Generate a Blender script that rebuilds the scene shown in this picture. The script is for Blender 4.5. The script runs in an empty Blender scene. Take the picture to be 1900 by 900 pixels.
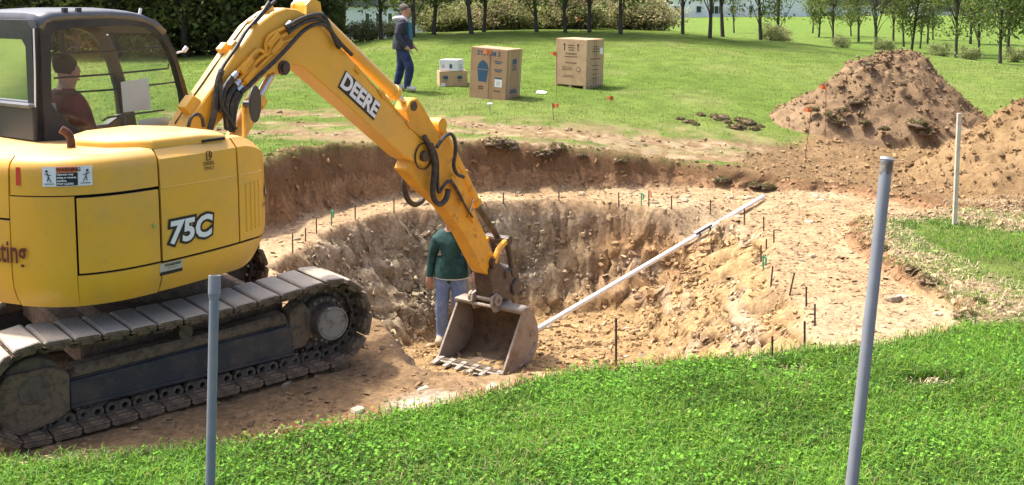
import bpy, bmesh, math, random
import numpy as np
from mathutils import Vector, Matrix
R = math.radians
random.seed(7); rng = np.random.default_rng(7)
scene = bpy.context.scene
# ---------------------------------------------------------------- camera
CAM_H = 2.8
PITCH = math.atan(187/1900)
cam_data = bpy.data.cameras.new('camera'); cam = bpy.data.objects.new('camera', cam_data)
scene.collection.objects.link(cam); scene.camera = cam
cam_data.sensor_width = 36; cam_data.lens = 36; cam_data.shift_y = -(450-187)/1900
cam_data.clip_start = .1; cam_data.clip_end = 3000
cam.location = (0, 0, CAM_H); cam.rotation_euler = (math.pi/2-PITCH, 0, 0)
# ---------------------------------------------------------------- sky, sun, exposure
SUN_EL, SUN_AZ = R(61), R(-62)            # azimuth measured from +Y towards +X
world = bpy.data.worlds.new('World'); scene.world = world; world.use_nodes = True
wn = world.node_tree.nodes; wl = world.node_tree.links; wn.clear()
sky = wn.new('ShaderNodeTexSky'); sky.sky_type = 'NISHITA'; sky.sun_disc = False
sky.sun_elevation = SUN_EL; sky.sun_rotation = SUN_AZ % (2*math.pi); sky.air_density = .6; sky.dust_density = 5.0; sky.ozone_density = .4
bg = wn.new('ShaderNodeBackground'); bg.inputs['Strength'].default_value = .15
wo = wn.new('ShaderNodeOutputWorld'); wl.new(sky.outputs[0], bg.inputs[0]); wl.new(bg.outputs[0], wo.inputs[0])
sund = bpy.data.lights.new('sun', 'SUN'); sund.energy = 2.5; sund.angle = R(2.5); sund.color = (1, .95, .86)
sun = bpy.data.objects.new('sun', sund); scene.collection.objects.link(sun)
sdir = Vector((math.sin(SUN_AZ)*math.cos(SUN_EL), math.cos(SUN_AZ)*math.cos(SUN_EL), math.sin(SUN_EL)))
sun.rotation_euler = sdir.to_track_quat('Z', 'Y').to_euler(); sun.location = sdir*40
scene.view_settings.view_transform = 'Standard'; scene.view_settings.look = 'None'
scene.view_settings.gamma = 1; scene.view_settings.exposure = 1.42
scene.view_settings.use_curve_mapping = False
# ---------------------------------------------------------------- helpers
COL = scene.collection
_fw = np.array([0, math.cos(PITCH), -math.sin(PITCH)]); _up = np.array([0, math.sin(PITCH), math.cos(PITCH)])
def ray(x, y): return _fw+np.array([1., 0, 0])*(x-950)/1900-_up*(y-187)/1900
def atz(x, y, z=0.):
    r = ray(x, y); t = (z-CAM_H)/r[2]; return np.array([0, 0, CAM_H])+t*r
def hsh(ix, iy, s):
    n = (ix.astype(np.int64)*374761393+iy.astype(np.int64)*668265263+s*1442695041) & 0x7fffffff
    n = ((n ^ (n >> 13))*1274126177) & 0x7fffffff
    return ((n ^ (n >> 16)) & 0xffff)/65535.
def vn(x, y, s=0):
    ix = np.floor(x); iy = np.floor(y); fx = x-ix; fy = y-iy
    fx = fx*fx*(3-2*fx); fy = fy*fy*(3-2*fy)
    a = hsh(ix, iy, s); b = hsh(ix+1, iy, s); c = hsh(ix, iy+1, s); d = hsh(ix+1, iy+1, s)
    return (a*(1-fx)+b*fx)*(1-fy)+(c*(1-fx)+d*fx)*fy
def fbm(x, y, f=1., o=4, s=0, g=.5):
    t = 0.; a = 1.; n = 0.
    for k in range(o):
        t = t+a*(vn(x*f+17.3*k, y*f-9.1*k, s+k*31)*2-1); n += a; a *= g; f *= 2.03
    return t/n
def sstep(a, b, x):
    t = np.clip((x-a)/(b-a), 0, 1); return t*t*(3-2*t)

def prop(o, label=None, cat=None, group=None, kind=None):
    if label: o['label'] = label
    if cat: o['category'] = cat
    if group: o['group'] = group
    if kind: o['kind'] = kind
    return o
def empty(name, loc=(0, 0, 0), rz=0., label=None, cat=None, group=None, rot=None):
    o = bpy.data.objects.new(name, None); COL.objects.link(o); o.location = loc
    o.rotation_euler = rot if rot else (0, 0, rz); o.empty_display_size = .2
    return prop(o, label, cat, group)
class MB:
    def __init__(s): s.v = []; s.f = []
    def add(s, vs, fs):
        b = len(s.v); s.v += [tuple(map(float, v)) for v in vs]; s.f += [tuple(i+b for i in f) for f in fs]; return s
    def box(s, c, d, rz=0., rx=0., ry=0., taper=1.):
        m = Matrix.Rotation(rz, 3, 'Z') @ Matrix.Rotation(ry, 3, 'Y') @ Matrix.Rotation(rx, 3, 'X')
        vs = []
        for z in (-.5, .5):
            k = taper if z > 0 else 1.
            for x, y in ((-.5, -.5), (.5, -.5), (.5, .5), (-.5, .5)):
                vs.append(m @ Vector((x*d[0]*k, y*d[1]*k, z*d[2]))+Vector(c))
        return s.add(vs, [(3, 2, 1, 0), (4, 5, 6, 7), (0, 1, 5, 4), (1, 2, 6, 5), (2, 3, 7, 6), (3, 0, 4, 7)])
    def cyl(s, p0, p1, r0, r1=None, n=12, cap=True):
        r1 = r0 if r1 is None else r1
        p0 = Vector(p0); p1 = Vector(p1); d = (p1-p0).normalized()
        a = d.orthogonal().normalized(); b = d.cross(a); vs = []
        for p, r in ((p0, r0), (p1, r1)):
            for i in range(n):
                t = 2*math.pi*i/n; vs.append(p+a*math.cos(t)*r+b*math.sin(t)*r)
        fs = [(i, (i+1) % n, n+(i+1) % n, n+i) for i in range(n)]
        if cap: fs += [tuple(range(n-1, -1, -1)), tuple(range(n, 2*n))]
        return s.add(vs, fs)
    def ring(s, c, d, ro, ri, h, n=20):
        c = Vector(c); d = Vector(d).normalized(); a = d.orthogonal().normalized(); b = d.cross(a); vs = []
        for r, k in ((ro, 0), (ro, h), (ri, h), (ri, 0)):
            for i in range(n):
                t = 2*math.pi*i/n; vs.append(c+d*k+a*math.cos(t)*r+b*math.sin(t)*r)
        fs = []
        for j in range(4):
            for i in range(n): fs.append((j*n+i, j*n+(i+1) % n, ((j+1) % 4)*n+(i+1) % n, ((j+1) % 4)*n+i))
        return s.add(vs, fs)
    def tube(s, pts, r, n=8, smooth=2, rs=None):
        pts = [Vector(p) for p in pts]
        rr = list(rs) if rs else [r]*len(pts)
        for _ in range(smooth):
            q = [pts[0]]; w = [rr[0]]
            for i in range(len(pts)-1):
                a, b = pts[i], pts[i+1]
                q += [a*.75+b*.25, a*.25+b*.75]; w += [rr[i]*.75+rr[i+1]*.25, rr[i]*.25+rr[i+1]*.75]
            q.append(pts[-1]); w.append(rr[-1]); pts = q; rr = w
        vs = []; fs = []; up = None
        for i, p in enumerate(pts):
            t = (pts[min(i+1, len(pts)-1)]-pts[max(i-1, 0)]).normalized()
            if up is None: up = t.orthogonal().normalized()
            else: up = (up-t*up.dot(t)).normalized()
            b = t.cross(up)
            for k in range(n):
                a = 2*math.pi*k/n; vs.append(p+(up*math.cos(a)+b*math.sin(a))*rr[i])
        m = len(pts)
        for i in range(m-1):
            for k in range(n): fs.append((i*n+k, i*n+(k+1) % n, (i+1)*n+(k+1) % n, (i+1)*n+k))
        fs += [tuple(range(n-1, -1, -1)), tuple(range((m-1)*n, m*n))]
        return s.add(vs, fs)
    def prism(s, poly, y0, y1, axis='y'):      # poly in (x,z), extruded along y
        n = len(poly)
        f = (lambda a, b, c: (a, c, b)) if axis == 'y' else ((lambda a, b, c: (c, a, b)) if axis == 'x' else (lambda a, b, c: (a, b, c)))
        vs = [f(a, b, y0) for a, b in poly]+[f(a, b, y1) for a, b in poly]
        fs = [tuple(range(n-1, -1, -1)), tuple(range(n, 2*n))]+[(i, (i+1) % n, n+(i+1) % n, n+i) for i in range(n)]
        return s.add(vs, fs)
    def ringprism(s, outer, inner, y0, y1, n=72, axis='y'):
        cx = sum(p[0] for p in inner)/len(inner); cz = sum(p[1] for p in inner)/len(inner)
        angs = sorted(set([round(math.atan2(p[1]-cz, p[0]-cx), 4) for p in list(outer)+list(inner)]+[round(-math.pi+2*math.pi*i/n, 4) for i in range(n)]))
        def hit(poly, a):
            dx, dz = math.cos(a), math.sin(a); best = 0
            for i in range(len(poly)):
                x0, z0 = poly[i]; x1, z1 = poly[(i+1) % len(poly)]
                ex, ez = x1-x0, z1-z0; den = dx*ez-dz*ex
                if abs(den) < 1e-9: continue
                t = ((x0-cx)*ez-(z0-cz)*ex)/den; u = ((x0-cx)*dz-(z0-cz)*dx)/den
                if t > 0 and -1e-4 <= u <= 1.0001: best = max(best, t)
            return (cx+dx*best, cz+dz*best)
        O = [hit(outer, a) for a in angs]; I = [hit(inner, a) for a in angs]; m = len(angs)
        f = (lambda a, b, c: (a, c, b)) if axis == 'y' else (lambda a, b, c: (c, a, b))
        vs = [f(*p, y0) for p in O]+[f(*p, y0) for p in I]+[f(*p, y1) for p in O]+[f(*p, y1) for p in I]; fs = []
        for i in range(m):
            j = (i+1) % m
            fs += [(i, j, m+j, m+i), (2*m+j, 2*m+i, 3*m+i, 3*m+j), (i, 2*m+i, 2*m+j, j), (m+j, 3*m+j, 3*m+i, m+i)]
        return s.add(vs, fs)
    def mesh(s, name, mat, bevel=0., smooth=False, seg=1, angle=40):
        me = bpy.data.meshes.new(name); me.from_pydata(s.v, [], s.f)
        bm = bmesh.new(); bm.from_mesh(me)
        bmesh.ops.recalc_face_normals(bm, faces=bm.faces)
        if bevel:
            es = [e for e in bm.edges if len(e.link_faces) == 2 and e.calc_face_angle(0) > R(30)]
            bmesh.ops.bevel(bm, geom=es, offset=bevel, segments=seg, affect='EDGES', clamp_overlap=True)
        bm.to_mesh(me); bm.free()
        for m in (mat if isinstance(mat, (list, tuple)) else [mat]): me.materials.append(m)
        if smooth:
            me.polygons.foreach_set('use_smooth', [True]*len(me.polygons))
            try: me.set_sharp_from_angle(angle=R(angle))
            except Exception: pass
        return me
    def build(s, name, mat, parent=None, bevel=0., smooth=False, seg=1, loc=None, rot=None, label=None, angle=40):
        o = bpy.data.objects.new(name, s.mesh(name, mat, bevel, smooth, seg, angle)); COL.objects.link(o)
        if parent: o.parent = parent
        if loc is not None: o.location = loc
        if rot is not None: o.rotation_euler = rot
        if label: o['label'] = label
        return o
def link(name, me, parent=None, loc=None, rot=None, scale=None):
    o = bpy.data.objects.new(name, me); COL.objects.link(o)
    if parent: o.parent = parent
    if loc is not None: o.location = loc
    if rot is not None: o.rotation_euler = rot
    if scale is not None: o.scale = scale
    return o
def npmesh(name, V, F, mat, col=None, smooth=False):
    """V (n,3), F (m,3|4) numpy -> mesh with optional colour attribute 'Col'"""
    me = bpy.data.meshes.new(name); k = F.shape[1]
    me.vertices.add(len(V)); me.vertices.foreach_set('co', np.ascontiguousarray(V, dtype=np.float32).ravel())
    me.loops.add(F.size); me.loops.foreach_set('vertex_index', np.ascontiguousarray(F, dtype=np.int32).ravel())
    me.polygons.add(len(F)); me.polygons.foreach_set('loop_start', np.arange(0, F.size, k, dtype=np.int32))
    me.polygons.foreach_set('loop_total', np.full(len(F), k, dtype=np.int32))
    if col is not None:
        a = me.color_attributes.new('Col', 'FLOAT_COLOR', 'POINT')
        a.data.foreach_set('color', np.ascontiguousarray(np.c_[col, np.ones(len(col))], dtype=np.float32).ravel())
    me.materials.append(mat); me.update(calc_edges=True)
    me.polygons.foreach_set('use_smooth', [bool(smooth)]*len(F))
    return me
# ---------------------------------------------------------------- materials
def mat(name, col, rough=.6, metal=0., n2=None, nscale=8., nlo=.45, nhi=.62, bump=0., bscale=60., detail=6., spec=.5, coat=0., dust=None, dustz=0.):
    m = bpy.data.materials.new(name); m.use_nodes = True; t = m.node_tree; b = t.nodes['Principled BSDF']
    b.inputs['Base Color'].default_value = (*col, 1); b.inputs['Roughness'].default_value = rough
    b.inputs['Metallic'].default_value = metal; b.inputs['Specular IOR Level'].default_value = spec
    if coat: b.inputs['Coat Weight'].default_value = coat; b.inputs['Coat Roughness'].default_value = .32
    tc = t.nodes.new('ShaderNodeTexCoord')
    if n2 is not None:
        n = t.nodes.new('ShaderNodeTexNoise'); n.inputs['Scale'].default_value = nscale; n.inputs['Detail'].default_value = detail; n.inputs['Roughness'].default_value = .65
        t.links.new(tc.outputs['Object'], n.inputs['Vector'])
        r = t.nodes.new('ShaderNodeMapRange'); r.inputs['From Min'].default_value = nlo; r.inputs['From Max'].default_value = nhi; r.interpolation_type = 'SMOOTHSTEP'
        t.links.new(n.outputs['Fac'], r.inputs['Value'])
        x = t.nodes.new('ShaderNodeMix'); x.data_type = 'RGBA'; x.inputs['A'].default_value = (*col, 1); x.inputs['B'].default_value = (*n2, 1)
        t.links.new(r.outputs[0], x.inputs['Factor']); t.links.new(x.outputs['Result'], b.inputs['Base Color'])
    if dust is not None:
        src = b.inputs['Base Color'].links[0].from_socket if b.inputs['Base Color'].links else None
        for sc_, lo_, hi_, amt_ in ((dustz or 2.2, .46, .78, .55), (26., .60, .70, .45), (70., .64, .72, .4)):
            n = t.nodes.new('ShaderNodeTexNoise'); n.inputs['Scale'].default_value = sc_; n.inputs['Detail'].default_value = 8; n.inputs['Roughness'].default_value = .7; t.links.new(tc.outputs['Object'], n.inputs['Vector'])
            r = t.nodes.new('ShaderNodeMapRange'); r.inputs['From Min'].default_value = lo_; r.inputs['From Max'].default_value = hi_; r.inputs['To Max'].default_value = amt_; t.links.new(n.outputs['Fac'], r.inputs['Value'])
            x = t.nodes.new('ShaderNodeMix'); x.data_type = 'RGBA'; x.inputs['A'].default_value = (*col, 1); x.inputs['B'].default_value = (*dust, 1)
            if src: t.links.new(src, x.inputs['A'])
            t.links.new(r.outputs[0], x.inputs['Factor']); src = x.outputs['Result']
        t.links.new(src, b.inputs['Base Color'])
        rr = t.nodes.new('ShaderNodeMapRange'); rr.inputs['From Min'].default_value = .35; rr.inputs['From Max'].default_value = .7; rr.inputs['To Min'].default_value = rough-.08; rr.inputs['To Max'].default_value = rough+.22; t.links.new(n.outputs['Fac'], rr.inputs['Value']); t.links.new(rr.outputs[0], b.inputs['Roughness'])
    if bump:
        n = t.nodes.new('ShaderNodeTexNoise'); n.inputs['Scale'].default_value = bscale; n.inputs['Detail'].default_value = 5
        t.links.new(tc.outputs['Object'], n.inputs['Vector'])
        u = t.nodes.new('ShaderNodeBump'); u.inputs['Strength'].default_value = bump; u.inputs['Distance'].default_value = .02
        t.links.new(n.outputs['Fac'], u.inputs['Height']); t.links.new(u.outputs[0], b.inputs['Normal'])
    return m
def colmat(name, rough=.8, nscale=30., amt=.35, bump=.4, bscale=60., trans=0., scale2=None, spec=.3, bdist=.02):
    """colour attribute 'Col' with noise on top"""
    m = bpy.data.materials.new(name); m.use_nodes = True; t = m.node_tree; b = t.nodes['Principled BSDF']
    b.inputs['Roughness'].default_value = rough; b.inputs['Specular IOR Level'].default_value = spec
    a = t.nodes.new('ShaderNodeVertexColor'); a.layer_name = 'Col'; tc = t.nodes.new('ShaderNodeTexCoord'); src = a.outputs[0]
    for sc in [nscale]+([scale2] if scale2 else []):
        if not amt: break
        n = t.nodes.new('ShaderNodeTexNoise'); n.inputs['Scale'].default_value = sc; n.inputs['Detail'].default_value = 6; n.inputs['Roughness'].default_value = .7
        t.links.new(tc.outputs['Object'], n.inputs['Vector'])
        r = t.nodes.new('ShaderNodeMapRange'); r.inputs['From Min'].default_value = .3; r.inputs['From Max'].default_value = .7
        r.inputs['To Min'].default_value = 1-amt; r.inputs['To Max'].default_value = 1+amt
        t.links.new(n.outputs['Fac'], r.inputs['Value'])
        x = t.nodes.new('ShaderNodeVectorMath'); x.operation = 'SCALE'
        t.links.new(src, x.inputs[0]); t.links.new(r.outputs[0], x.inputs['Scale']); src = x.outputs[0]
    t.links.new(src, b.inputs['Base Color'])
    if bump:
        n = t.nodes.new('ShaderNodeTexNoise'); n.inputs['Scale'].default_value = bscale; n.inputs['Detail'].default_value = 6; n.inputs['Roughness'].default_value = .7
        t.links.new(tc.outputs['Object'], n.inputs['Vector'])
        u = t.nodes.new('ShaderNodeBump'); u.inputs['Strength'].default_value = bump; u.inputs['Distance'].default_value = bdist
        t.links.new(n.outputs['Fac'], u.inputs['Height']); t.links.new(u.outputs[0], b.inputs['Normal'])
    if trans:
        o = t.nodes['Material Output']; tr = t.nodes.new('ShaderNodeBsdfTranslucent'); t.links.new(src, tr.inputs['Color'])
        mx = t.nodes.new('ShaderNodeMixShader'); mx.inputs[0].default_value = trans
        t.links.new(b.outputs[0], mx.inputs[1]); t.links.new(tr.outputs[0], mx.inputs[2]); t.links.new(mx.outputs[0], o.inputs[0])
    return m
def glassmat(name, tint=(.93, .97, .955), gl=.03):
    m = bpy.data.materials.new(name); m.use_nodes = True; t = m.node_tree; t.nodes.remove(t.nodes['Principled BSDF'])
    tr = t.nodes.new('ShaderNodeBsdfTransparent'); tr.inputs[0].default_value = (*tint, 1)
    g = t.nodes.new('ShaderNodeBsdfGlossy'); g.inputs['Roughness'].default_value = .03
    f = t.nodes.new('ShaderNodeFresnel'); f.inputs[0].default_value = 1.45
    d = t.nodes.new('ShaderNodeBsdfDiffuse'); d.inputs[0].default_value = (.5, .55, .5, 1)
    x = t.nodes.new('ShaderNodeMixShader'); t.links.new(f.outputs[0], x.inputs[0]); t.links.new(tr.outputs[0], x.inputs[1]); t.links.new(g.outputs[0], x.inputs[2])
    y = t.nodes.new('ShaderNodeMixShader'); y.inputs[0].default_value = gl; t.links.new(x.outputs[0], y.inputs[1]); t.links.new(d.outputs[0], y.inputs[2])
    t.links.new(y.outputs[0], t.nodes['Material Output'].inputs[0]); return m
Mt = {}
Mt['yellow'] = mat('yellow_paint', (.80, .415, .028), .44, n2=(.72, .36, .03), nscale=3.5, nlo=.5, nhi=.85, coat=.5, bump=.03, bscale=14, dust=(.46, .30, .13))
def top_glare(m, glare_col, amt):       # pale sun and sky glare painted into the colour of upward faces
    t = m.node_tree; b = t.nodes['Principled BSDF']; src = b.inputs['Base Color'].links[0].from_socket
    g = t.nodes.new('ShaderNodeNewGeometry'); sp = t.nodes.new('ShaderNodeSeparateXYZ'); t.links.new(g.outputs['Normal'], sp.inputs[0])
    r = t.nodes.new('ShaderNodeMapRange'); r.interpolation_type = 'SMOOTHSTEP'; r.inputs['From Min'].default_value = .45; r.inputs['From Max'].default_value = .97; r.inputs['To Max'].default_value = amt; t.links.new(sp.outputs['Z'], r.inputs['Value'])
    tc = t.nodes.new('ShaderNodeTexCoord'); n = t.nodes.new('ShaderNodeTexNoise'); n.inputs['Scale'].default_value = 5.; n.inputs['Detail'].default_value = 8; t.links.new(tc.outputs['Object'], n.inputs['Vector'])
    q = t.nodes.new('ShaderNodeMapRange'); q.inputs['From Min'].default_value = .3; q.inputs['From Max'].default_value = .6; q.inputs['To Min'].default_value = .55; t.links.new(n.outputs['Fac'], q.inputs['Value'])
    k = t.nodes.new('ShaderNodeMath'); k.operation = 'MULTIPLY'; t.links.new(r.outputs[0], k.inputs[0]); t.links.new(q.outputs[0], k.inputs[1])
    x = t.nodes.new('ShaderNodeMix'); x.data_type = 'RGBA'; x.inputs['B'].default_value = (*glare_col, 1); t.links.new(src, x.inputs['A']); t.links.new(k.outputs[0], x.inputs['Factor']); t.links.new(x.outputs['Result'], b.inputs['Base Color'])
top_glare(Mt['yellow'], (.66, .52, .30), .62)  # cream highlight painted into the upward faces of the yellow parts
Mt['yellow_dirty'] = mat('yellow_paint_worn', (.74, .36, .022), .45, n2=(.24, .12, .035), nscale=7, nlo=.60, nhi=.74, bump=.06, bscale=30, dust=(.30, .18, .08), dustz=5.)
Mt['seam'] = mat('seam_black', (.012, .012, .012), .7)
Mt['black'] = mat('black_paint', (.016, .017, .02), .38, n2=(.03, .028, .027), nscale=10, nlo=.5, nhi=.8, dust=(.10, .085, .07))
Mt['roof'] = mat('cab_roof_paint', (.11, .115, .125), .3, n2=(.14, .14, .145), nscale=6)
Mt['rubber'] = mat('hose_rubber', (.018, .018, .018), .5, n2=(.06, .05, .04), nscale=20)
Mt['steel'] = mat('bare_steel', (.55, .55, .55), .25, metal=1.)
Mt['frame'] = mat('track_frame_paint', (.03, .031, .034), .5, n2=(.08, .058, .04), nscale=6, nlo=.5, nhi=.75, bump=.15, bscale=40, dust=(.22, .155, .095), dustz=2.2)
Mt['mud'] = mat('mud_on_steel', (.17, .115, .068), .9, n2=(.10, .07, .044), nscale=18, bump=.6, bscale=40)
Mt['shoe'] = mat('track_shoe_steel', (.29, .25, .20), .48, n2=(.19, .14, .09), nscale=9, nlo=.45, nhi=.72, bump=.35, bscale=50, dust=(.24, .165, .095), dustz=4.)
top_glare(Mt['shoe'], (.52, .45, .35), .75)  # pale sky sheen painted into the tops of the track pads
Mt['link'] = mat('track_link_steel', (.12, .088, .06), .75, n2=(.07, .052, .037), nscale=22, bump=.4, bscale=60)
Mt['hub'] = mat('hub_steel', (.21, .19, .165), .55, n2=(.10, .08, .06), nscale=16, nlo=.45, nhi=.65, bump=.2, bscale=30)
Mt['bucket'] = mat('bucket_steel', (.31, .265, .215), .55, n2=(.21, .15, .10), nscale=5, nlo=.45, nhi=.7, bump=.25, bscale=35, dust=(.20, .13, .08), dustz=3.)
Mt['bucket_in'] = mat('bucket_inside_soil', (.13, .09, .055), .8, n2=(.07, .048, .03), nscale=6, bump=.5, bscale=40)
Mt['tooth'] = mat('worn_tooth_steel', (.34, .31, .27), .5, n2=(.22, .175, .13), nscale=20, metal=.2)
Mt['coupler'] = mat('greasy_coupler', (.055, .036, .026), .45, n2=(.13, .09, .06), nscale=12, nlo=.5, nhi=.7, bump=.3, bscale=40)
Mt['white'] = mat('white_print', (.8, .8, .8), .5)
Mt['blackp'] = mat('black_print', (.012, .012, .014), .5)
Mt['redp'] = mat('red_print', (.62, .045, .02), .5)
Mt['maroon'] = mat('maroon_print', (.13, .022, .012), .5)
Mt['orangep'] = mat('orange_print', (.75, .16, .02), .5)
Mt['brownp'] = mat('brown_print', (.10, .06, .02), .5)
Mt['silverp'] = mat('silver_sticker', (.5, .48, .42), .4)
Mt['rust'] = mat('rusty_exhaust', (.10, .035, .02), .8, n2=(.05, .02, .015), nscale=15, bump=.3)
Mt['glass'] = glassmat('cab_glass')
Mt['paper'] = mat('paper', (.78, .8, .8), .8)
Mt['seat'] = mat('seat_vinyl', (.30, .36, .36), .6)
Mt['plastic'] = mat('dark_plastic', (.03, .03, .032), .5)
Mt['lamp'] = mat('headlamp_lens', (.7, .7, .7), .2)
# ---------------------------------------------------------------- lettering (flat meshes)
def textgeo(s, size, bold=0., shear=0., align='CENTER'):
    c = bpy.data.curves.new('lettering', 'FONT'); c.body = s; c.size = size; c.offset = bold; c.shear = shear; c.align_x = align; c.align_y = 'CENTER'; c.resolution_u = 3
    o = bpy.data.objects.new('lettering', c); COL.objects.link(o)
    dg = bpy.context.evaluated_depsgraph_get(); me = bpy.data.meshes.new_from_object(o.evaluated_get(dg))
    vs = [(v.co.x, v.co.y) for v in me.vertices]; fs = [tuple(p.vertices) for p in me.polygons]
    bpy.data.objects.remove(o); bpy.data.curves.remove(c); bpy.data.meshes.remove(me)
    return vs, fs
def rectgeo(w, h, x=0., y=0., nx=1):
    vs = []; fs = []
    for i in range(nx+1): vs += [(x-w/2+w*i/nx, y-h/2), (x-w/2+w*i/nx, y+h/2)]
    for i in range(nx): fs.append((2*i, 2*i+2, 2*i+3, 2*i+1))
    return vs, fs
def raw(name, vs, fs, mat, parent=None, loc=None, rot=None):
    me = bpy.data.meshes.new(name); me.from_pydata([tuple(map(float, v)) for v in vs], [], fs); me.materials.append(mat)
    return link(name, me, parent, loc, rot)
# ================================================================ terrain
GX = np.array([-40, -11, -5.5, -3, 0, 3, 5.5, 8, 12, 17, 40.])
GY = np.array([-30, 6, 9, 12.5, 15.5, 18, 21, 27, 34, 45, 75, 190, 420.])
GZ = np.array([
 [.05]*6+[.10, .12, .15, .15, .15],
 [.06, .06, .06, .06, .06, .08, .12, .15, .2, .2, .2],
 [.3, .3, .3, .2, .1, .1, .2, .26, .3, .3, .3],
 [.8, .8, .85, .8, .5, .2, .13, .2, .25, .3, .3],
 [.9, .9, .87, .84, .68, .3, .12, .2, .3, .3, .3],
 [.95, .95, .9, .88, .78, .6, .45, .42, .42, .42, .4],
 [1, 1, .98, .96, .95, .88, .8, .75, .65, .55, .4],
 [1, 1, 1.15, 1.35, 1.4, 1.35, 1.3, 1.2, 1., .75, .5],
 [.9, .95, 1.37, 1.72, 1.8, 1.8, 1.75, 1.5, 1.15, .65, .3],
 [.5, .6, 1.1, 1.5, 1.7, 1.7, 1.6, 1.3, .9, .4, .1],
 [-1, -.8, -.3, .3, .6, .8, .9, .8, .6, .3, 0],
 [-4.5, -4.2, -4, -3.8, -3.2, -2.5, -2, -1.5, -1, -.7, -.2],
 [-6, -6, -6, -5, -4, -3.5, -3, -2.5, -2, -2, -1.5]])
def lawn_z(x, y):
    x = np.asarray(x, float); y = np.asarray(y, float)
    i = np.clip(np.searchsorted(GX, x)-1, 0, len(GX)-2); j = np.clip(np.searchsorted(GY, y)-1, 0, len(GY)-2)
    u = np.clip((x-GX[i])/(GX[i+1]-GX[i]), 0, 1); v = np.clip((y-GY[j])/(GY[j+1]-GY[j]), 0, 1)
    v = v*.6+.4*(v*v*(3-2*v)); u = u*.4+.6*(u*u*(3-2*u))
    return (GZ[j, i]*(1-u)+GZ[j, i+1]*u)*(1-v)+(GZ[j+1, i]*(1-u)+GZ[j+1, i+1]*u)*v
def sdist(poly, x, y):                     # + inside
    P = np.array(poly); d = np.full(x.shape, 1e9); ins = np.zeros(x.shape, bool)
    for k in range(len(P)):
        a = P[k]; b = P[(k+1) % len(P)]; e = b-a
        t = np.clip(((x-a[0])*e[0]+(y-a[1])*e[1])/(e@e), 0, 1)
        d = np.minimum(d, np.hypot(x-a[0]-t*e[0], y-a[1]-t*e[1]))
        c = (a[1] > y) != (b[1] > y)
        with np.errstate(divide='ignore', invalid='ignore'): xi = a[0]+(y-a[1])/(b[1]-a[1])*e[0]
        ins ^= c & (x < xi)
    return np.where(ins, d, -d)
def pdist(line, x, y):
    P = np.array(line); d = np.full(x.shape, 1e9)
    for k in range(len(P)-1):
        a = P[k]; e = P[k+1]-a; t = np.clip(((x-a[0])*e[0]+(y-a[1])*e[1])/(e@e), 0, 1)
        d = np.minimum(d, np.hypot(x-a[0]-t*e[0], y-a[1]-t*e[1]))
    return d
pz = lambda pts, z=0.: [tuple(atz(a, b, z)[:2]) for a, b in pts]
EDGE = pz([(-260, 915), (0, 872), (150, 858), (400, 836), (560, 806), (683, 789), (779, 763), (850, 754), (905, 738), (993, 712), (1080, 700), (1190, 688), (1331, 674), (1426, 670), (1597, 652), (1710, 640), (1786, 622)], .04)
RBANK = pz([(1800, 590), (1770, 562), (1720, 532), (1680, 503), (1640, 472), (1612, 440), (1612, 415)], .05)
FBANK = pz([(1660, 372), (1560, 352), (1440, 352), (1400, 350), (1250, 344), (1100, 347), (940, 351), (750, 361), (650, 371), (560, 393), (490, 421), (380, 450)], 0.)
SHELF = EDGE+RBANK+[(6.4, 12.9)]+FBANK+[(-5.2, 11.6), (-6.5, 10.5), (-7.5, 8), (-6.5, 5)]
RIM = pz([(545, 468), (490, 492)])+[(-2.3, 10.2), (-1.5, 9.2), (-1.05, 8.5), (-.85, 7.75), (-.3, 7.5)]+pz([(1143, 690), (1290, 682), (1433, 672), (1490, 650), (1512, 606), (1500, 570), (1466, 545), (1437, 520), (1425, 470), (1436, 448), (1415, 428), (1375, 412), (1318, 398), (1246, 387), (1148, 377), (1037, 372), (934, 374), (820, 383), (735, 392), (660, 407), (600, 430)])
DIRT2 = pz([(1420, 350), (1300, 330), (1400, 300), (1480, 285), (1600, 240), (1700, 268), (1900, 300), (2150, 330), (2150, 470), (1900, 440), (1790, 415), (1650, 405), (1612, 425)], .15)   # churned ground to the right
PATCH = pz([(1640, 412), (1720, 398), (1900, 425), (2150, 450), (2150, 600), (1900, 540), (1790, 500), (1690, 452)], .18)    # grass island
RIGHTLAWN = EDGE[-1:]+pz([(1800, 597), (1900, 597), (2150, 590)], .2)+[(12, 5), (8, 3), (-8, 3), (-9, 5)]+EDGE[:-1]
def lawnpt(px, py):
    t = np.geomspace(5, 60, 1500); P = np.array([0, 0, CAM_H])+t[:, None]*ray(px, py); k = np.argmax(P[:, 2] <= lawn_z(P[:, 0], P[:, 1])); return (P[k, 0], P[k, 1])
lp = lambda pts: [lawnpt(a, b) for a, b in pts]
TR1 = lp([(380, 210), (480, 208), (700, 214), (830, 226), (1000, 242), (1200, 258), (1400, 270), (1500, 285), (1640, 320), (1800, 370)])
TR2 = lp([(380, 240), (480, 243), (650, 244), (830, 256), (1000, 267), (1200, 282), (1400, 295), (1560, 325), (1660, 350)])
TR3 = lp([(380, 224), (650, 230), (830, 240), (1000, 252), (1200, 270), (1400, 282)])
PIPE0 = atz(1417, 364, .06); PIPE1 = np.array([0, 0, CAM_H])+ray(995, 612)*12.05; PIPE2 = PIPE0+(PIPE1-PIPE0)*1.06
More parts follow.
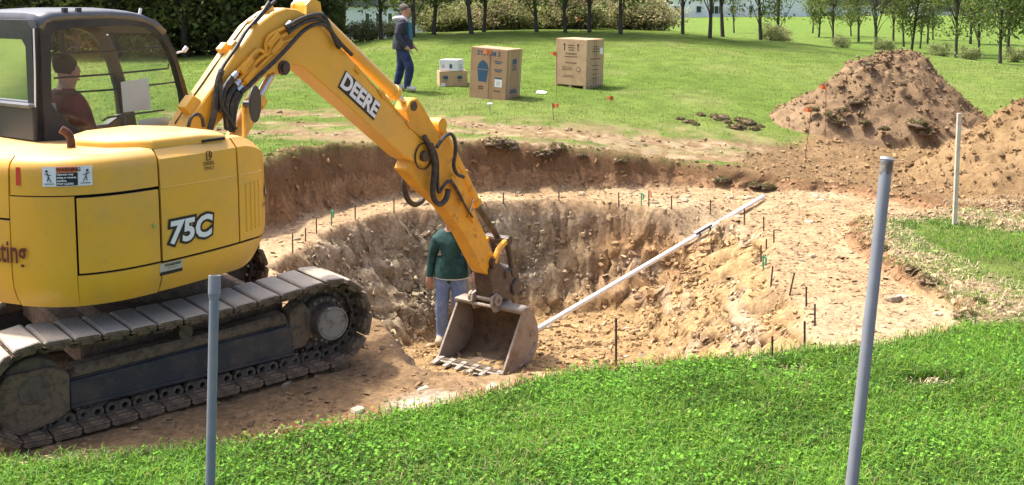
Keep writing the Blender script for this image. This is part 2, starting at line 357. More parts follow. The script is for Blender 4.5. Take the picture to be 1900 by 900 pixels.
def terrain(x, y, fine=True):
    """-> z, masks"""
    x = np.asarray(x, float); y = np.asarray(y, float)
    zl = lawn_z(x, y)+fbm(x, y, .35, 3, 5)*.05*sstep(9, 16, y)+fbm(x, y, 2., 3, 6)*.012
    # wheel ruts
    d1 = pdist(TR1, x, y)+fbm(x, y, 1.5, 3, 11)*.12; d2 = pdist(TR2, x, y)+fbm(x, y, 1.7, 3, 12)*.12; d3 = pdist(TR3, x, y)+fbm(x, y, 1.7, 3, 13)*.15
    rut = np.maximum(np.maximum(sstep(.36, .16, d1), sstep(.32, .13, d2)), sstep(.26, .08, d3)*.7)
    zl = zl-rut*.04+rut*fbm(x, y, 5., 3, 14)*.03
    sp0 = sdist(SHELF, x, y); wob = fbm(x, y, 1.3, 4, 21)*.16+fbm(x, y, 6., 3, 22)*.05
    sp = sp0+wob*sstep(8.5, 11, y)+fbm(x, y, 3., 3, 23)*.07*sstep(8.8, 7.5, y)
    run = .12+.17*sstep(8, 12, y)
    w = sstep(0., 1., sp/run)
    ch = sdist(DIRT2, x, y)+fbm(x, y, 1.1, 4, 24)*.25
    churn = sstep(-.15, .3, ch)*(1-w)
    zs = fbm(x, y, 1.2, 4, 31)*.035+fbm(x, y, 7., 4, 32)*.016+sstep(14.2, 15.6, y)*.03
    zl = zl+churn*(fbm(x, y, 1.6, 4, 33)*.09+fbm(x, y, 6., 4, 34)*.05)
    z = zl*(1-w)+zs*w
    # crumbly lip of the bank
    lip = sstep(-.30, -.02, sp)*sstep(.08, -.02, sp)*sstep(9., 12., y)*sstep(4.5, 2.5, x)
    z = z+lip*(.04+np.abs(fbm(x, y, 4., 4, 35))*.12)
    bank = sstep(.012, .07, w)*(1-sstep(.88, .99, w))*sstep(8.5, 10, y)
    rb = sdist(RIM, x, y)+fbm(x, y, 1.6, 4, 41)*.10+fbm(x, y, 6., 3, 42)*.04
    right = sstep(.9, 2.3, x)*sstep(13.4, 12.2, y); left = sstep(-.2, -1.2, x)
    W = .62+right*1.35+left*.45+.25*sstep(9., 8., y)*(1-right)
    t = np.clip(rb/W, 0, 1)
    dep = 1.345*(1-(1-t)**(1.35+.3*(1-right)))
    sa = np.arctan2(y-10.8, x-.3)*3.; ledge = fbm(x+z, y*1.6-dep*.8, 3.2, 4, 43)
    groove = np.abs(fbm(sa*5.5+fbm(x, y, 1.2, 2, 47)*1.4, dep*1.3, 1., 3, 46)); step = fbm(sa*1.2, dep*6., 1., 3, 48)
    pit = sstep(-.02, .12, rb)
    wall = sstep(0, .06, t)*(1-sstep(.8, 1., t))
    z = z-dep+pit*((ledge*.13+.10*step-.16*(groove-.2))*wall*(1-.6*right)+fbm(x, y, 5., 4, 44)*.03*(1+wall))
    z = z-.12*sstep(11.75, 12.35, y)*sstep(.7, 1., t)*sstep(1.6, .6, x)*pit
    e = (PIPE2-PIPE0)[:2]; tl = np.clip(((x-PIPE0[0])*e[0]+(y-PIPE0[1])*e[1])/(e@e), 0, 1); dp = np.hypot(x-PIPE0[0]-tl*e[0], y-PIPE0[1]-tl*e[1]); zp = PIPE0[2]+tl*(PIPE2[2]-PIPE0[2])-.06
    z = z-np.maximum(z-zp, 0)*sstep(.5, .06, dp)
    return z, dict(w=w, pit=pit, wall=wall, bank=bank, churn=churn, rut=rut, lip=lip, sp=sp, t=t, dep=dep, right=right, left=left, d1=d1, d2=d2, d3=d3, ledge=ledge, groove=groove, step=step)
def gz(x, y): return float(terrain(np.array([x]), np.array([y]))[0][0])
def ground(px, py):
    r = ray(px, py); o = np.array([0, 0, CAM_H]); t = np.geomspace(3, 420, 4000)
    P = o+t[:, None]*r; zz = terrain(P[:, 0], P[:, 1])[0]; k = np.argmax(P[:, 2] <= zz)
    if not (P[:, 2] <= zz).any(): k = len(t)-1
    a, b = t[max(k-1, 0)], t[k]
    for _ in range(12):
        m = (a+b)/2; p = o+m*r
        if p[2] <= gz(p[0], p[1]): b = m
        else: a = m
    p = o+b*r; return Vector((p[0], p[1], gz(p[0], p[1])))
def axis(a, b, st, far_lo, far_hi, g):
    c = list(np.arange(a, b, st)); s = st; v = c[-1]
    while v < far_hi: s *= g; v += s; c.append(v)
    s = st; v = c[0]; lo = []
    while v > far_lo: s *= g; v -= s; lo.append(v)
    return np.array(lo[::-1]+c)
ax = axis(-5.2, 7.6, .042, -320, 320, 1.13); ay = axis(5.4, 16.6, .042, -30, 420, 1.035)
X, Y = np.meshgrid(ax, ay); sh = X.shape; X = X.ravel(); Y = Y.ravel()
Z, K = terrain(X, Y)
def mixc(a, b, t): return a*(1-t[:, None])+b*t[:, None]
def ground_colour(X, Y, Z, K):
    c = lambda *v: np.tile(np.array(v, float), (len(X), 1))
    n1 = fbm(X, Y, .8, 4, 51)*.5+.5; n2 = fbm(X, Y, 3., 4, 52)*.5+.5; n3 = fbm(X, Y, 9., 3, 53)*.5+.5
    # lawn
    g = mixc(c(.135, .205, .04), c(.175, .235, .055), sstep(.3, .7, fbm(X, Y, .22, 4, 54)*.5+.5))
    g = mixc(g, c(.25, .25, .10), sstep(.55, .8, n1)*.45)
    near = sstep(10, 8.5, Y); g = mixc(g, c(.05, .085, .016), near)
    far = sstep(33.5, 38, Y); g = mixc(g, c(.10, .17, .03), far*.6)
    strip = sstep(1.6, .3, np.minimum(K['d1'], K['d2']))*sstep(12, 13.5, Y)*sstep(26, 20, Y)*(.72+.28*sstep(.5, -1.2, X))
    bare = strip*sstep(.53, .68, n2*.5+n1*.3+n3*.2+.10*strip)
    bare = np.maximum(bare, K['rut']*sstep(.2, .45, n2+.1))
    tan = mixc(c(.42, .315, .20), c(.31, .20, .115), n2)
    g = mixc(g, tan, bare*.85); g = mixc(g, mixc(c(.43, .325, .20), c(.28, .185, .10), sstep(.35, .6, n3)), K['rut']*sstep(.2, .45, n2)*.9)
    g = mixc(g, mixc(c(.31, .21, .11), c(.235, .15, .075), n2), K['churn']*sstep(.2, .5, n3+K['churn']*.4))
    pg = sstep(-.25, .2, sdist(PATCH, X, Y)+(n2-.5)*.7+(n3-.5)*.5); g = mixc(g, c(.15, .20, .05), pg*sstep(.40, .60, n3*.5+n2*.55))
    strawbare = sstep(.1, -.25, sdist(PATCH, X, Y))*sstep(5.2, 5.6, X)*sstep(9.2, 9.5, Y)*sstep(14, 13, Y)*(1-K['w'])
    rb = sstep(.0, .35, -sdist(RIGHTLAWN, X, Y))*sstep(2.9, 3.3, X)*sstep(13.5, 12.7, Y)*(1-pg)*(1-K['w'])
    g = mixc(g, mixc(c(.40, .30, .18), c(.31, .21, .115), n2), rb*sstep(.25, .5, n2*.5+n3*.6))
    # shelf
    s = mixc(c(.375, .262, .148), c(.28, .182, .096), n2); s = mixc(s, c(.42, .32, .20), sstep(.45, .75, n1)*.6)
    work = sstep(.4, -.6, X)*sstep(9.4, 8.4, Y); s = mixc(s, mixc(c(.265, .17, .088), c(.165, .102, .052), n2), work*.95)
    puddle = sstep(.22, .05, np.hypot((X+.62)/1.5, (Y-6.92))+(n3-.5)*.15); s = mixc(s, c(.52, .46, .36), puddle)
    backwork = sstep(-1.2, -3., X)*sstep(11, 12, Y); s = mixc(s, c(.36, .26, .16), backwork*.6)
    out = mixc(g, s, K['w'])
    bk = mixc(c(.32, .19, .098), c(.20, .118, .062), n3*.6+n2*.4)
    out = mixc(out, bk, np.clip(K['bank'], 0, 1)); out = mixc(out, mixc(c(.34, .23, .13), c(.24, .13, .07), n3), K['lip']*.8)
    # pit
    grey = mixc(c(.36, .295, .195), c(.27, .205, .125), n3); orange = mixc(c(.38, .23, .11), c(.28, .17, .082), n3)
    lt = mixc(c(.39, .265, .13), c(.31, .195, .09), n2); fl = mixc(c(.35, .235, .115), c(.27, .17, .08), n2)
    k1 = sstep(.2, 1.5, X+(n1-.5)*1.6); wallc = mixc(grey, orange, k1); wallc = mixc(wallc, lt, np.clip(K['right']*1.2, 0, 1)*sstep(.2, .55, n1*.5+n2*.3+K['right']*.3))
    wallc = mixc(wallc, mixc(c(.33, .24, .15), c(.25, .17, .10), n3), K['left']*sstep(11.6, 10.2, Y))
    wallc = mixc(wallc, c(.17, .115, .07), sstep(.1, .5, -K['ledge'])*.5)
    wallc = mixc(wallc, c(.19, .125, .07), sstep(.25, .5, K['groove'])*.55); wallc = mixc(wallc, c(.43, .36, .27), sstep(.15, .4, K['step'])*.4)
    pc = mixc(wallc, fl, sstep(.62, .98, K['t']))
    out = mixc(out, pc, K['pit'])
    return out, g
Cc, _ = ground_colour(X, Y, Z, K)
dirt = np.clip(K['w']+K['churn']*.6, 0, 1)
nd = dirt*sstep(4, 6, Y)*(Y < 18)
rough = np.clip(K['pit']*K['wall']+K['bank']*.8+K['lip'], 0, 1)*nd
XX = X+rough*(fbm(X+Z*1.3, Y, 4.5, 4, 61, .65)*.15); YY = Y+rough*(fbm(X-Z*1.3, Y+Z, 4.5, 4, 62, .65)*.15)
ZZ = Z+nd*(fbm(X, Y, 11., 3, 63)*.012)
V = np.c_[XX, YY, ZZ]
nx, ny = sh[1], sh[0]; idx = np.arange(nx*ny).reshape(ny, nx)
F = np.stack([idx[:-1, :-1], idx[:-1, 1:], idx[1:, 1:], idx[1:, :-1]], -1).reshape(-1, 4)
isd = (np.maximum(K['w'], K['pit'])[F].mean(1) > .5)
GM = colmat('ground_surface', .92, 22., .30, .55, 55., scale2=5.5, spec=.12, bdist=.03)
LM = colmat('lawn_surface', .95, 40., .3, .9, 70., scale2=2.2, spec=.05, bdist=.05)
def sub(F, name, mt):
    u, inv = np.unique(F, return_inverse=True)
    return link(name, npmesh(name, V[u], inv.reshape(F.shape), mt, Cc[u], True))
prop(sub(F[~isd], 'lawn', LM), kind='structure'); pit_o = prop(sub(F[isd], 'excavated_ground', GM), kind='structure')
# ---- shale chips lying on the dug ground
def chips(n, xr, yr, smin, smax, cond, colour, seed, flat=.3, name='shale_chips'):
    r = np.random.default_rng(seed); x = r.uniform(*xr, n); y = r.uniform(*yr, n); z, k = terrain(x, y)
    keep = cond(x, y, k, r.random(n)); x, y, z = x[keep], y[keep], z[keep]; n = len(x); k = {a: b[keep] for a, b in k.items()}
    e = .03; zx = terrain(x+e, y)[0]; zy = terrain(x, y+e)[0]
    nrm = np.c_[-(zx-z)/e, -(zy-z)/e, np.ones(n)]+r.normal(0, .28, (n, 3)); nrm /= np.linalg.norm(nrm, axis=1)[:, None]
    a = r.uniform(0, 6.283, n); tv = np.c_[np.cos(a), np.sin(a), np.zeros(n)]; tv -= nrm*(tv*nrm).sum(1)[:, None]; tv /= np.linalg.norm(tv, axis=1)[:, None]; bv = np.cross(nrm, tv)
    s = smin*(smax/smin)**(r.random(n)**2.2); L = s*r.uniform(.8, 1.5, n); Wd = s*r.uniform(.45, 1., n); T = s*flat*r.uniform(.5, 1.3, n)
    P = np.c_[x, y, z]+nrm*(T*.35)[:, None]
    cs = [(-1, -1, -1), (1, -1, -1), (1, 1, -1), (-1, 1, -1), (-.8, -.7, 1), (.75, -.85, 1), (.8, .7, 1), (-.7, .85, 1)]
    vs = np.empty((n, 8, 3))
    for i, (p, q, w) in enumerate(cs):
        j = r.uniform(.55, 1.1, (n, 2)); vs[:, i] = P+tv*(p*L*.5*j[:, 0])[:, None]+bv*(q*Wd*.5*j[:, 1])[:, None]+nrm*(w*T*.5)[:, None]
    f = np.array([(4, 5, 6, 7), (0, 1, 5, 4), (1, 2, 6, 5), (2, 3, 7, 6), (3, 0, 4, 7)])
    FF = (np.arange(n)[:, None, None]*8+f[None]).reshape(-1, 4)
    base = ground_colour(x, y, z, k)[0]; mul = r.uniform(.62, 1.35, n)[:, None]; cc = np.clip(base*mul+colour, 0, .75)
    return link(name, npmesh(name, vs.reshape(-1, 3), FF, CM, np.repeat(cc, 8, 0)))
CM = colmat('shale', .85, 60., .15, .2, 90., spec=.25)
wall_c = lambda x, y, k, u: (k['pit'] > .5) & (u < (.3+.5*k['wall'])*(1-.62*k['right']))
o = chips(70000, (-3.2, 3.7), (7.3, 14.6), .014, .10, wall_c, np.array([.015, .015, .01]), 1, .36)
prop(o, 'loose shale chips and clods over the pit walls and floor', 'rubble', kind='stuff')
o = chips(40000, (-4.5, 7.2), (5.6, 16), .014, .075, lambda x, y, k, u: ((k['w'] > .6) & (k['pit'] < .4)) & (u < np.where(x < 1, .55, 1.)), np.array([.0, .0, .0]), 2, .2)
prop(o, 'flat pale stone chips strewn over the levelled shelf', 'rubble', kind='stuff')
o = chips(26000, (-4.5, 11), (8.5, 18.5), .016, .08, lambda x, y, k, u: ((k['bank'] > .25) | (k['lip'] > .3) | (k['churn'] > .4) | ((k['rut'] > .5) & (u < .25))), np.array([.01, .005, 0]), 3, .5)
prop(o, 'crumbled brown clods along the cut bank and wheel ruts', 'rubble', kind='stuff')
o = chips(16000, (2.9, 9.5), (8.3, 13.2), .014, .09, lambda x, y, k, u: (k['w'] < .5) & (sdist(RIGHTLAWN, x, y) < -.05) & (sdist(PATCH, x, y) < .25*u), np.array([.0, .0, .0]), 4, .22)
prop(o, 'pale stone chips scattered on the bare ground above the right bank', 'rubble', kind='stuff')
# single slabs large enough to pick out
def stone_mesh(seed):
    r = random.Random(seed); n = 7; b = []
    for i in range(n):
        a = 2*math.pi*i/n+r.uniform(-.25, .25); q = r.uniform(.38, .55); b.append((math.cos(a)*q, math.sin(a)*q*.7))
    m = MB(); k = [(x*.8+r.uniform(-.05, .05), y*.8) for x, y in b]
    m.add([(x, y, -.1) for x, y in b]+[(x, y, .06) for x, y in b]+[(x, y, .16+r.uniform(-.03, .03)) for x, y in k],
          [tuple(range(2*n, 3*n))]+[(i, (i+1) % n, n+(i+1) % n, n+i) for i in range(n)]+[(n+i, n+(i+1) % n, 2*n+(i+1) % n, 2*n+i) for i in range(n)])
    return m
STM = [mat('stone_%d' % i, c, .85, n2=d, nscale=9, bump=.4, bscale=30) for i, (c, d) in enumerate([((.40, .31, .2), (.28, .2, .12)), ((.30, .24, .17), (.2, .15, .1)), ((.46, .4, .3), (.33, .26, .18))])]
SME = [stone_mesh(i).mesh('stone', STM[i % 3]) for i in range(6)]
rs = random.Random(3); cnt = 0
while cnt < 150:
    x = rs.uniform(-2.6, 6); y = rs.uniform(6.6, 15); z, k = terrain(np.array([x]), np.array([y]))
    if k['w'][0] < .7: continue
    s = rs.uniform(.07, .15)*(1 if rs.random() < .85 else 1.5)
    zx = gz(x+.05, y); zy = gz(x, y+.05); z = float(z[0])
    nv = Vector((-(zx-z)/.05, -(zy-z)/.05, 1)).normalized()
    q = nv.to_track_quat('Z', 'Y').to_euler(); o = link('stone', SME[cnt % 6], pit_o, (x, y, z), q, (s, s*rs.uniform(.6, 1.1), s*rs.uniform(.6, 1.2))); o.rotation_euler.rotate_axis('Z', rs.uniform(0, 6.28)); cnt += 1
# ================================================================ excavator
MX, MY, UA = -2.8, 7.75, R(56)
_h = np.array([math.cos(UA), math.sin(UA), 0]); _l = np.array([-math.sin(UA), math.cos(UA), 0]); _o = np.array([MX, MY, 0.])
def ony(px, py, ly):       # point of the machine's upright plane local y = ly
    r = ray(px, py); c = np.array([0, 0, CAM_H])-_o; t = (ly-c@_l)/(r@_l); p = c+t*r
    return (float(p@_h), ly, float(p[2]))
def onx(px, py, lx):
    r = ray(px, py); c = np.array([0, 0, CAM_H])-_o; t = (lx-c@_h)/(r@_h); p = c+t*r
    return (lx, float(p@_l), float(p[2]))
EX = empty('excavator', (MX, MY, 0), UA, 'yellow tracked excavator marked 75C with its bucket resting in the pit', 'excavator')
UC = R(39.5)-UA            # undercarriage is turned against the house
# ---- undercarriage -------------------------------------------------
TC = .885                  # track centre offset
def track_path():
    P = []
    sx, sz, sr = .97, .375, .315; ix, iz, ir = -1.12, .345, .305
    for i in range(15): a = -math.pi/2+math.pi*i/14; P.append((sx+sr*math.cos(a), sz+sr*math.sin(a)))
    for i in range(1, 14):
        t = i/14; x = sx+(ix-sx)*t; z = (sz+sr)*(1-t)+(iz+ir)*t-.045*math.sin(math.pi*t); P.append((x, z))
    for i in range(15): a = math.pi/2+math.pi*i/14; P.append((ix+ir*math.cos(a), iz+ir*math.sin(a)))
    for i in range(1, 14):
        t = i/14; P.append((ix+(sx-ix)*t, (iz-ir)*(1-t)+(sz-sr)*t))
    return P
TP = track_path(); TL = [0.]
for i in range(len(TP)):
    a = TP[i]; b = TP[(i+1) % len(TP)]; TL.append(TL[-1]+math.hypot(b[0]-a[0], b[1]-a[1]))
def tp(s):
    s %= TL[-1]
    for i in range(len(TP)):
        if s <= TL[i+1]:
            a = TP[i]; b = TP[(i+1) % len(TP)]; t = (s-TL[i])/(TL[i+1]-TL[i]); return a[0]+(b[0]-a[0])*t, a[1]+(b[1]-a[1])*t
NSH = 34; PIT = TL[-1]/NSH
m = MB(); m.prism([(-.08, -.006), (.08, -.006), (.087, .006), (.083, .02), (.064, .029), (-.064, .029), (-.083, .02), (-.087, .006)], -.225, .225)
for yy in (-.19, .19):
    for xx in (-.045, .045): m.cyl((xx, yy*.55, -.02), (xx, yy*.55, -.004), .014, n=6)
for yy in (-.205, -.14, .14, .205):
    m.box((.0, yy, -.022), (.09, .03, .03), taper=1.)
m.box((0, 0, -.012), (.172, .452, .014))
shoe_me = m.mesh('track_shoe', [Mt['shoe'], Mt['mud']], bevel=.007, seg=1)
for p_ in shoe_me.polygons: p_.material_index = 1 if p_.center.z < .012 else 0
m = MB()
for s in (-1, 1):
    y0 = s*.075
    for cx in (-.043, .043):
        m.ring((cx, y0-.02, -.048), (0, 1, 0), .042, .021, .04, 12)
    m.prism([(-.09, -.02), (.09, -.02), (.09, -.008), (-.09, -.008)], y0-.02, y0+.02)
    m.prism([(-.02, -.085), (.02, -.085), (.02, -.02), (-.02, -.02)], y0-.018, y0+.018)
m.cyl((0, -.06, -.05), (0, .06, -.05), .022, n=8)
link_me = m.mesh('track_link', Mt['link'])
def make_track(side):
    yc = side*TC; rz = UC
    m = MB()                                    # roller frame (the part) with its hanging pieces
    y0, y1 = yc-.17, yc+.17
    so = side
    outer = yc+so*.075
    m.prism([(-.90, .165), (.70, .165), (.70, .40), (-.90, .345)], yc-.06, yc+.06)
    m.prism([(-.90, .150), (.71, .150), (.71, .185), (-.90, .185)], outer-.03, outer+.025)
    m.prism([(-.90, .175), (.70, .175), (.70, .385), (-.90, .335)], outer-.03, outer+.006)
    fr = m.build('track_frame', Mt['frame'], EX, bevel=.01, rot=(0, 0, rz), label='scraped dark blue side beam of the crawler track')
    m = MB(); m.prism([(-.9, .335), (.7, .385), (.66, .48), (.2, .45), (-.4, .44), (-.86, .42)], yc-.07, yc+.07); m.build('mud_layer', Mt['mud'], fr, bevel=.02)
    m = MB(); m.ring((-.31, outer+.0065, .29), (0, so, 0), .048, .038, .004, 16); m.cyl((-.31, outer+.004, .29), (-.31, outer+.0075, .29), .038, n=16); m.build('drain_hole', Mt['seam'], fr)
    # idler guard
    m = MB(); m.prism([(-1.35, .36), (-1.32, .13), (-1.21, .065), (-.98, .11), (-.905, .16), (-.90, .40), (-1.0, .47), (-1.27, .47)], outer-.05, outer+.012); m.build('idler_guard', Mt['shoe'] if 0 else Mt['mud'], fr, bevel=.008)
    m = MB(); m.box((-1.13, outer+.013, .265), (.075, .004, .014)); m.build('guard_slot', Mt['seam'], fr)
    m = MB(); m.cyl((-1.12, yc-.09, .345), (-1.12, yc+.09, .345), .20, n=28); m.cyl((-1.12, yc+so*.09, .345), (-1.12, yc+so*.13, .345), .1, n=16); m.build('idler_wheel', Mt['link'], fr, bevel=.01)
    for i in range(5):
        x = -.72+i*.34; m = MB(); m.cyl((x, yc-.07, .155), (x, yc+.07, .155), .058, n=14); m.build('track_roller', Mt['link'], fr)
    m = MB(); m.cyl((-.1, yc-.06, .49), (-.1, yc+.06, .49), .05, n=12); m.box((-.1, yc-.0, .43), (.08, .08, .1)); m.build('carrier_roller', Mt['link'], fr)
    m = MB(); m.prism([(.665, .16), (.69, .16), (.69, .39), (.665, .39)], outer, outer+.03); m.build('frame_rib', Mt['shoe'], fr)
    # drive sprocket and final drive
    m = MB()
    n = 40; pr = []
    for i in range(n):
        a = 2*math.pi*i/n; r = .275 if i % 2 else .225; pr.append((.97+r*math.cos(a), .375+r*math.sin(a)))
    m.prism(pr, yc-.02, yc+.02)
    sp = m.build('drive_sprocket', Mt['link'], EX, rot=(0, 0, rz))
    m = MB(); m.cyl((.97, yc+so*.0, .375), (.97, yc+so*.085, .375), .19, .175, n=32); m.build('drive_flange', Mt['link'], sp, bevel=.008, smooth=True)
    m = MB(); m.cyl((.97, yc+so*.08, .375), (.97, yc+so*.215, .375), .128, .122, n=32); m.build('final_drive_hub', Mt['link'], sp, bevel=.008, smooth=True)
    m = MB(); m.cyl((.97, yc+so*.214, .375), (.97, yc+so*.226, .375), .108, n=32); m.ring((.97, yc+so*.2, .375), (0, so, 0), .124, .112, .03, 32); m.build('hub_cap', Mt['hub'], sp, smooth=True)
    for i in range(18):
        a = 2*math.pi*i/18; m = MB(); c = (.97+.158*math.cos(a), .375+.158*math.sin(a)); m.cyl((c[0], yc+so*.08, c[1]), (c[0], yc+so*.10, c[1]), .012, n=6); m.build('bolt', Mt['hub'], sp)
    for i in range(14):
        a = 2*math.pi*i/14; m = MB(); c = (.97+.205*math.cos(a), .375+.205*math.sin(a)); m.cyl((c[0], yc+so*.018, c[1]), (c[0], yc+so*.032, c[1]), .012, n=6); m.build('bolt', Mt['hub'], sp)
    m = MB(); m.prism([(.68, .22), (.80, .2), (.86, .28), (.86, .46), (.78, .55), (.68, .48)], yc-.1, yc+.06); m.build('drive_bracket', Mt['mud'], sp, bevel=.01)
    # chain (part) with shoes and links as its pieces
    m = MB(); N = 68
    pts = [tp(TL[-1]*i/N) for i in range(N)]
    for i in range(N):
        a = pts[i]; b = pts[(i+1) % N]; d = math.hypot(b[0]-a[0], b[1]-a[1]); ux, uz = (b[0]-a[0])/d, (b[1]-a[1])/d; nx_, nz_ = uz, -ux
        q = [(a[0]-nx_*.012, a[1]-nz_*.012), (b[0]-nx_*.012, b[1]-nz_*.012), (b[0]-nx_*.03, b[1]-nz_*.03), (a[0]-nx_*.03, a[1]-nz_*.03)]
        m.prism(q, yc-.03, yc+.03)
    tr = m.build('crawler_track', Mt['link'], EX, rot=(0, 0, rz))
    for i in range(NSH):
        s = PIT*(i+.35); a = tp(s-PIT*.42); b = tp(s+PIT*.42); c = tp(s); ang = math.atan2(b[1]-a[1], b[0]-a[0])
        # outward normal is to the right of travel (path runs anticlockwise seen from -y): (sin, -cos)
        o = link('track_shoe', shoe_me, tr, (c[0], yc, c[1]), (0, -ang+math.pi, 0)); o2 = link('track_link', link_me, tr, (c[0], yc, c[1]), (0, -ang+math.pi, 0))
make_track(-1); make_track(1)
m = MB(); m.box((0, 0, .5), (1.1, 1.5, .22)); m.cyl((0, 0, .55), (0, 0, .84), .48, n=32); m.box((.62, 0, .42), (.25, 1.5, .2)); m.box((-.62, 0, .42), (.25, 1.5, .2)); m.build('undercarriage_centre', Mt['mud'], EX, bevel=.02, rot=(0, 0, UC))
# ---- house (upper body) --------------------------------------------
OUT = [(-1.30, .98), (-1.385, .75), (-1.42, .45), (-1.425, .1), (-1.405, -.2), (-1.35, -.47), (-1.22, -.72), (-1.05, -.87), (-.85, -.945), (-.6, -.975), (-.3, -.985), (0, -.975), (.2, -.945), (.36, -.885), (.49, -.775), (.565, -.62), (.595, -.42), (.60, -.22)]
OUTV = [Vector(p) for p in OUT]
for _ in range(3):
    q = [OUTV[0]]
    for i in range(len(OUTV)-1): a, b = OUTV[i], OUTV[i+1]; q += [a*.75+b*.25, a*.25+b*.75]
    q.append(OUTV[-1]); OUTV = q
OL = [0.]
for i in range(len(OUTV)-1): OL.append(OL[-1]+(OUTV[i+1]-OUTV[i]).length)
def sx(x, y=None):         # arc length where the outline passes local x (side part), or y at the tail
    best = min(range(len(OUTV)), key=lambda i: abs(OUTV[i].x-x)+(0 if y is None else abs(OUTV[i].y-y))+(5 if (y is None and OUTV[i].y > -.3 and x < .55) else 0)); return OL[best]
def outp(s):
    s = min(max(s, 0), OL[-1]-1e-6); i = int(np.searchsorted(OL, s, 'right')-1); t = (s-OL[i])/(OL[i+1]-OL[i]); p = OUTV[i]*(1-t)+OUTV[i+1]*t
    d = (OUTV[min(i+2, len(OUTV)-1)]-OUTV[max(i-1, 0)]).normalized(); return p, Vector((d.y, -d.x))
def zlim(s):
    p, n = outp(s); k = sstep(.12, .58, p.x); return .835+.12*k, 1.82-.12*k
def surf(s, z, off=0.):
    p, n = outp(s); zb, zt = zlim(s)
    ins = 0.
    if z < zb+.22: ins += .07*((zb+.22-z)/.22)**2.2
    if z > zt-.09: ins += .07*((z-zt+.09)/.09)**2.5
    ins += .012*max(0, (z-1.45))/.4
    q = p+n*(off-ins); return Vector((q.x, q.y, z))
def panel(name, s0, s1, z0, z1, matl, parent, gap=.008, off=0., th=.02, ns=None, nz=8, label=None):
    """curved sheet of the house between arc lengths and heights (numbers or functions of s)"""
    s0 += gap; s1 -= gap; ns = ns or max(3, int((s1-s0)/.045)); f0 = z0 if callable(z0) else (lambda s: z0); f1 = z1 if callable(z1) else (lambda s: z1)
    vs = []; fs = []
    for lay in (0, -th):
        for i in range(ns+1):
            s = s0+(s1-s0)*i/ns; a = f0(s)+gap; b = f1(s)-gap
            for j in range(nz+1):
                t = j/nz; t = t*t*(3-2*t)*.5+t*.5; vs.append(surf(s, a+(b-a)*t, off+lay))
    w = nz+1; L = (ns+1)*w
    for i in range(ns):
        for j in range(nz):
            a = i*w+j; fs.append((a, a+w, a+w+1, a+1)); fs.append((L+a, L+a+1, L+a+w+1, L+a+w))
    for i in range(ns):
        for j in (0, nz): a = i*w+j; fs.append((a, a+w, L+a+w, L+a))
    for j in range(nz):
        for i in (0, ns): a = i*w+j; fs.append((a, a+1, L+a+1, L+a))
    m = MB(); m.add(vs, fs); return m.build(name, matl, parent, smooth=True, label=label, angle=35)
zt_ = lambda s: zlim(s)[1]; zb_ = lambda s: zlim(s)[0]
S0, S1 = 0., OL[-1]
sA = sx(-1.36, -.45); sB = sx(-.62); sC = sx(.05); sD0 = sx(-1.13, -.80); sSt = sx(-1.22, -.72)
m = MB(); vs = []; fs = []; n = 90
for z in (.86, 1.79):
    for i in range(n+1): vs.append(surf(S1*i/n, min(max(z, zlim(S1*i/n)[0]+.02), zlim(S1*i/n)[1]-.02), -.045))
for i in range(n): fs.append((i, i+1, n+1+i+1, n+1+i))
fs += [tuple(range(n, -1, -1))]; m.add(vs, fs); m.build('house_core', Mt['seam'], EX)
panel('counterweight', S0, sA, zb_, lambda s: 1.415, Mt['yellow'], EX)
panel('engine_hood_side', S0, sA, 1.415, zt_, Mt['yellow'], EX)
rear = panel('rear_quarter_panel', sA, sB, lambda s: 1.56 if s > sD0 else (1.415 if s < sSt-.12 else 1.415), zt_, Mt['yellow'], EX, nz=6) if 0 else None
# rear quarter: top band, the piece beside the door, and the band under it
q1 = panel('rear_quarter_panel', sA, sB, 1.565, zt_, Mt['yellow'], EX)
q2 = panel('counterweight_side', sA-.0, sD0, zb_, 1.565, Mt['yellow'], EX, gap=.001)
panel('skirt_panel', sD0, sB, zb_, 1.055, Mt['yellow'], EX, gap=.003)
door = panel('compartment_door', sD0, sB, 1.055, 1.565, Mt['yellow'], EX, gap=.013, off=.004)
fuel = panel('fuel_tank_panel', sB, sC, 1.055, zt_, Mt['yellow'], EX)
panel('skirt_panel', sB, S1, zb_, lambda s: 1.055-.02*sstep(.1, .5, outp(s)[0].x), Mt['yellow'], EX)
corner = panel('front_corner_panel', sC, S1, lambda s: 1.055-.02*sstep(.1, .5, outp(s)[0].x), zt_, Mt['yellow'], EX)
def ridge(s0, s1, z0, z1, off, r, name, parent, matl):
    m = MB(); m.tube([surf(s0+(s1-s0)*i/6, z0+(z1-z0)*i/6, off) for i in range(7)], r, 6, 0); return m.build(name, matl, parent, smooth=True)
ridge(sB+.02, sC-.01, 1.555, 1.545, -.004, .008, 'pressed_rib', fuel, Mt['yellow']); ridge(sC+.02, sC+.34, 1.545, 1.53, -.004, .008, 'pressed_rib', corner, Mt['yellow'])
for i in range(4): m = MB(); s = sC+.08+i*.055; m.tube([surf(s, 1.12+.36*j/4, -.002) for j in range(5)], .009, 6, 0); m.build('louvre', Mt['yellow'], corner, smooth=True)
ridge(sD0+.17, sB-.1, 1.395, 1.39, -.001, .006, 'pressed_rib', door, Mt['yellow']); ridge(sD0+.17, sB-.1, 1.25, 1.245, -.001, .006, 'pressed_rib', door, Mt['yellow'])
m = MB(); p = surf(sB-.055, 1.315, .004); pn = outp(sB-.055)[1]; m.cyl(p, p+Vector((pn.x, pn.y, 0))*.014, .014, n=12); m.build('door_latch', Mt['steel'], door)
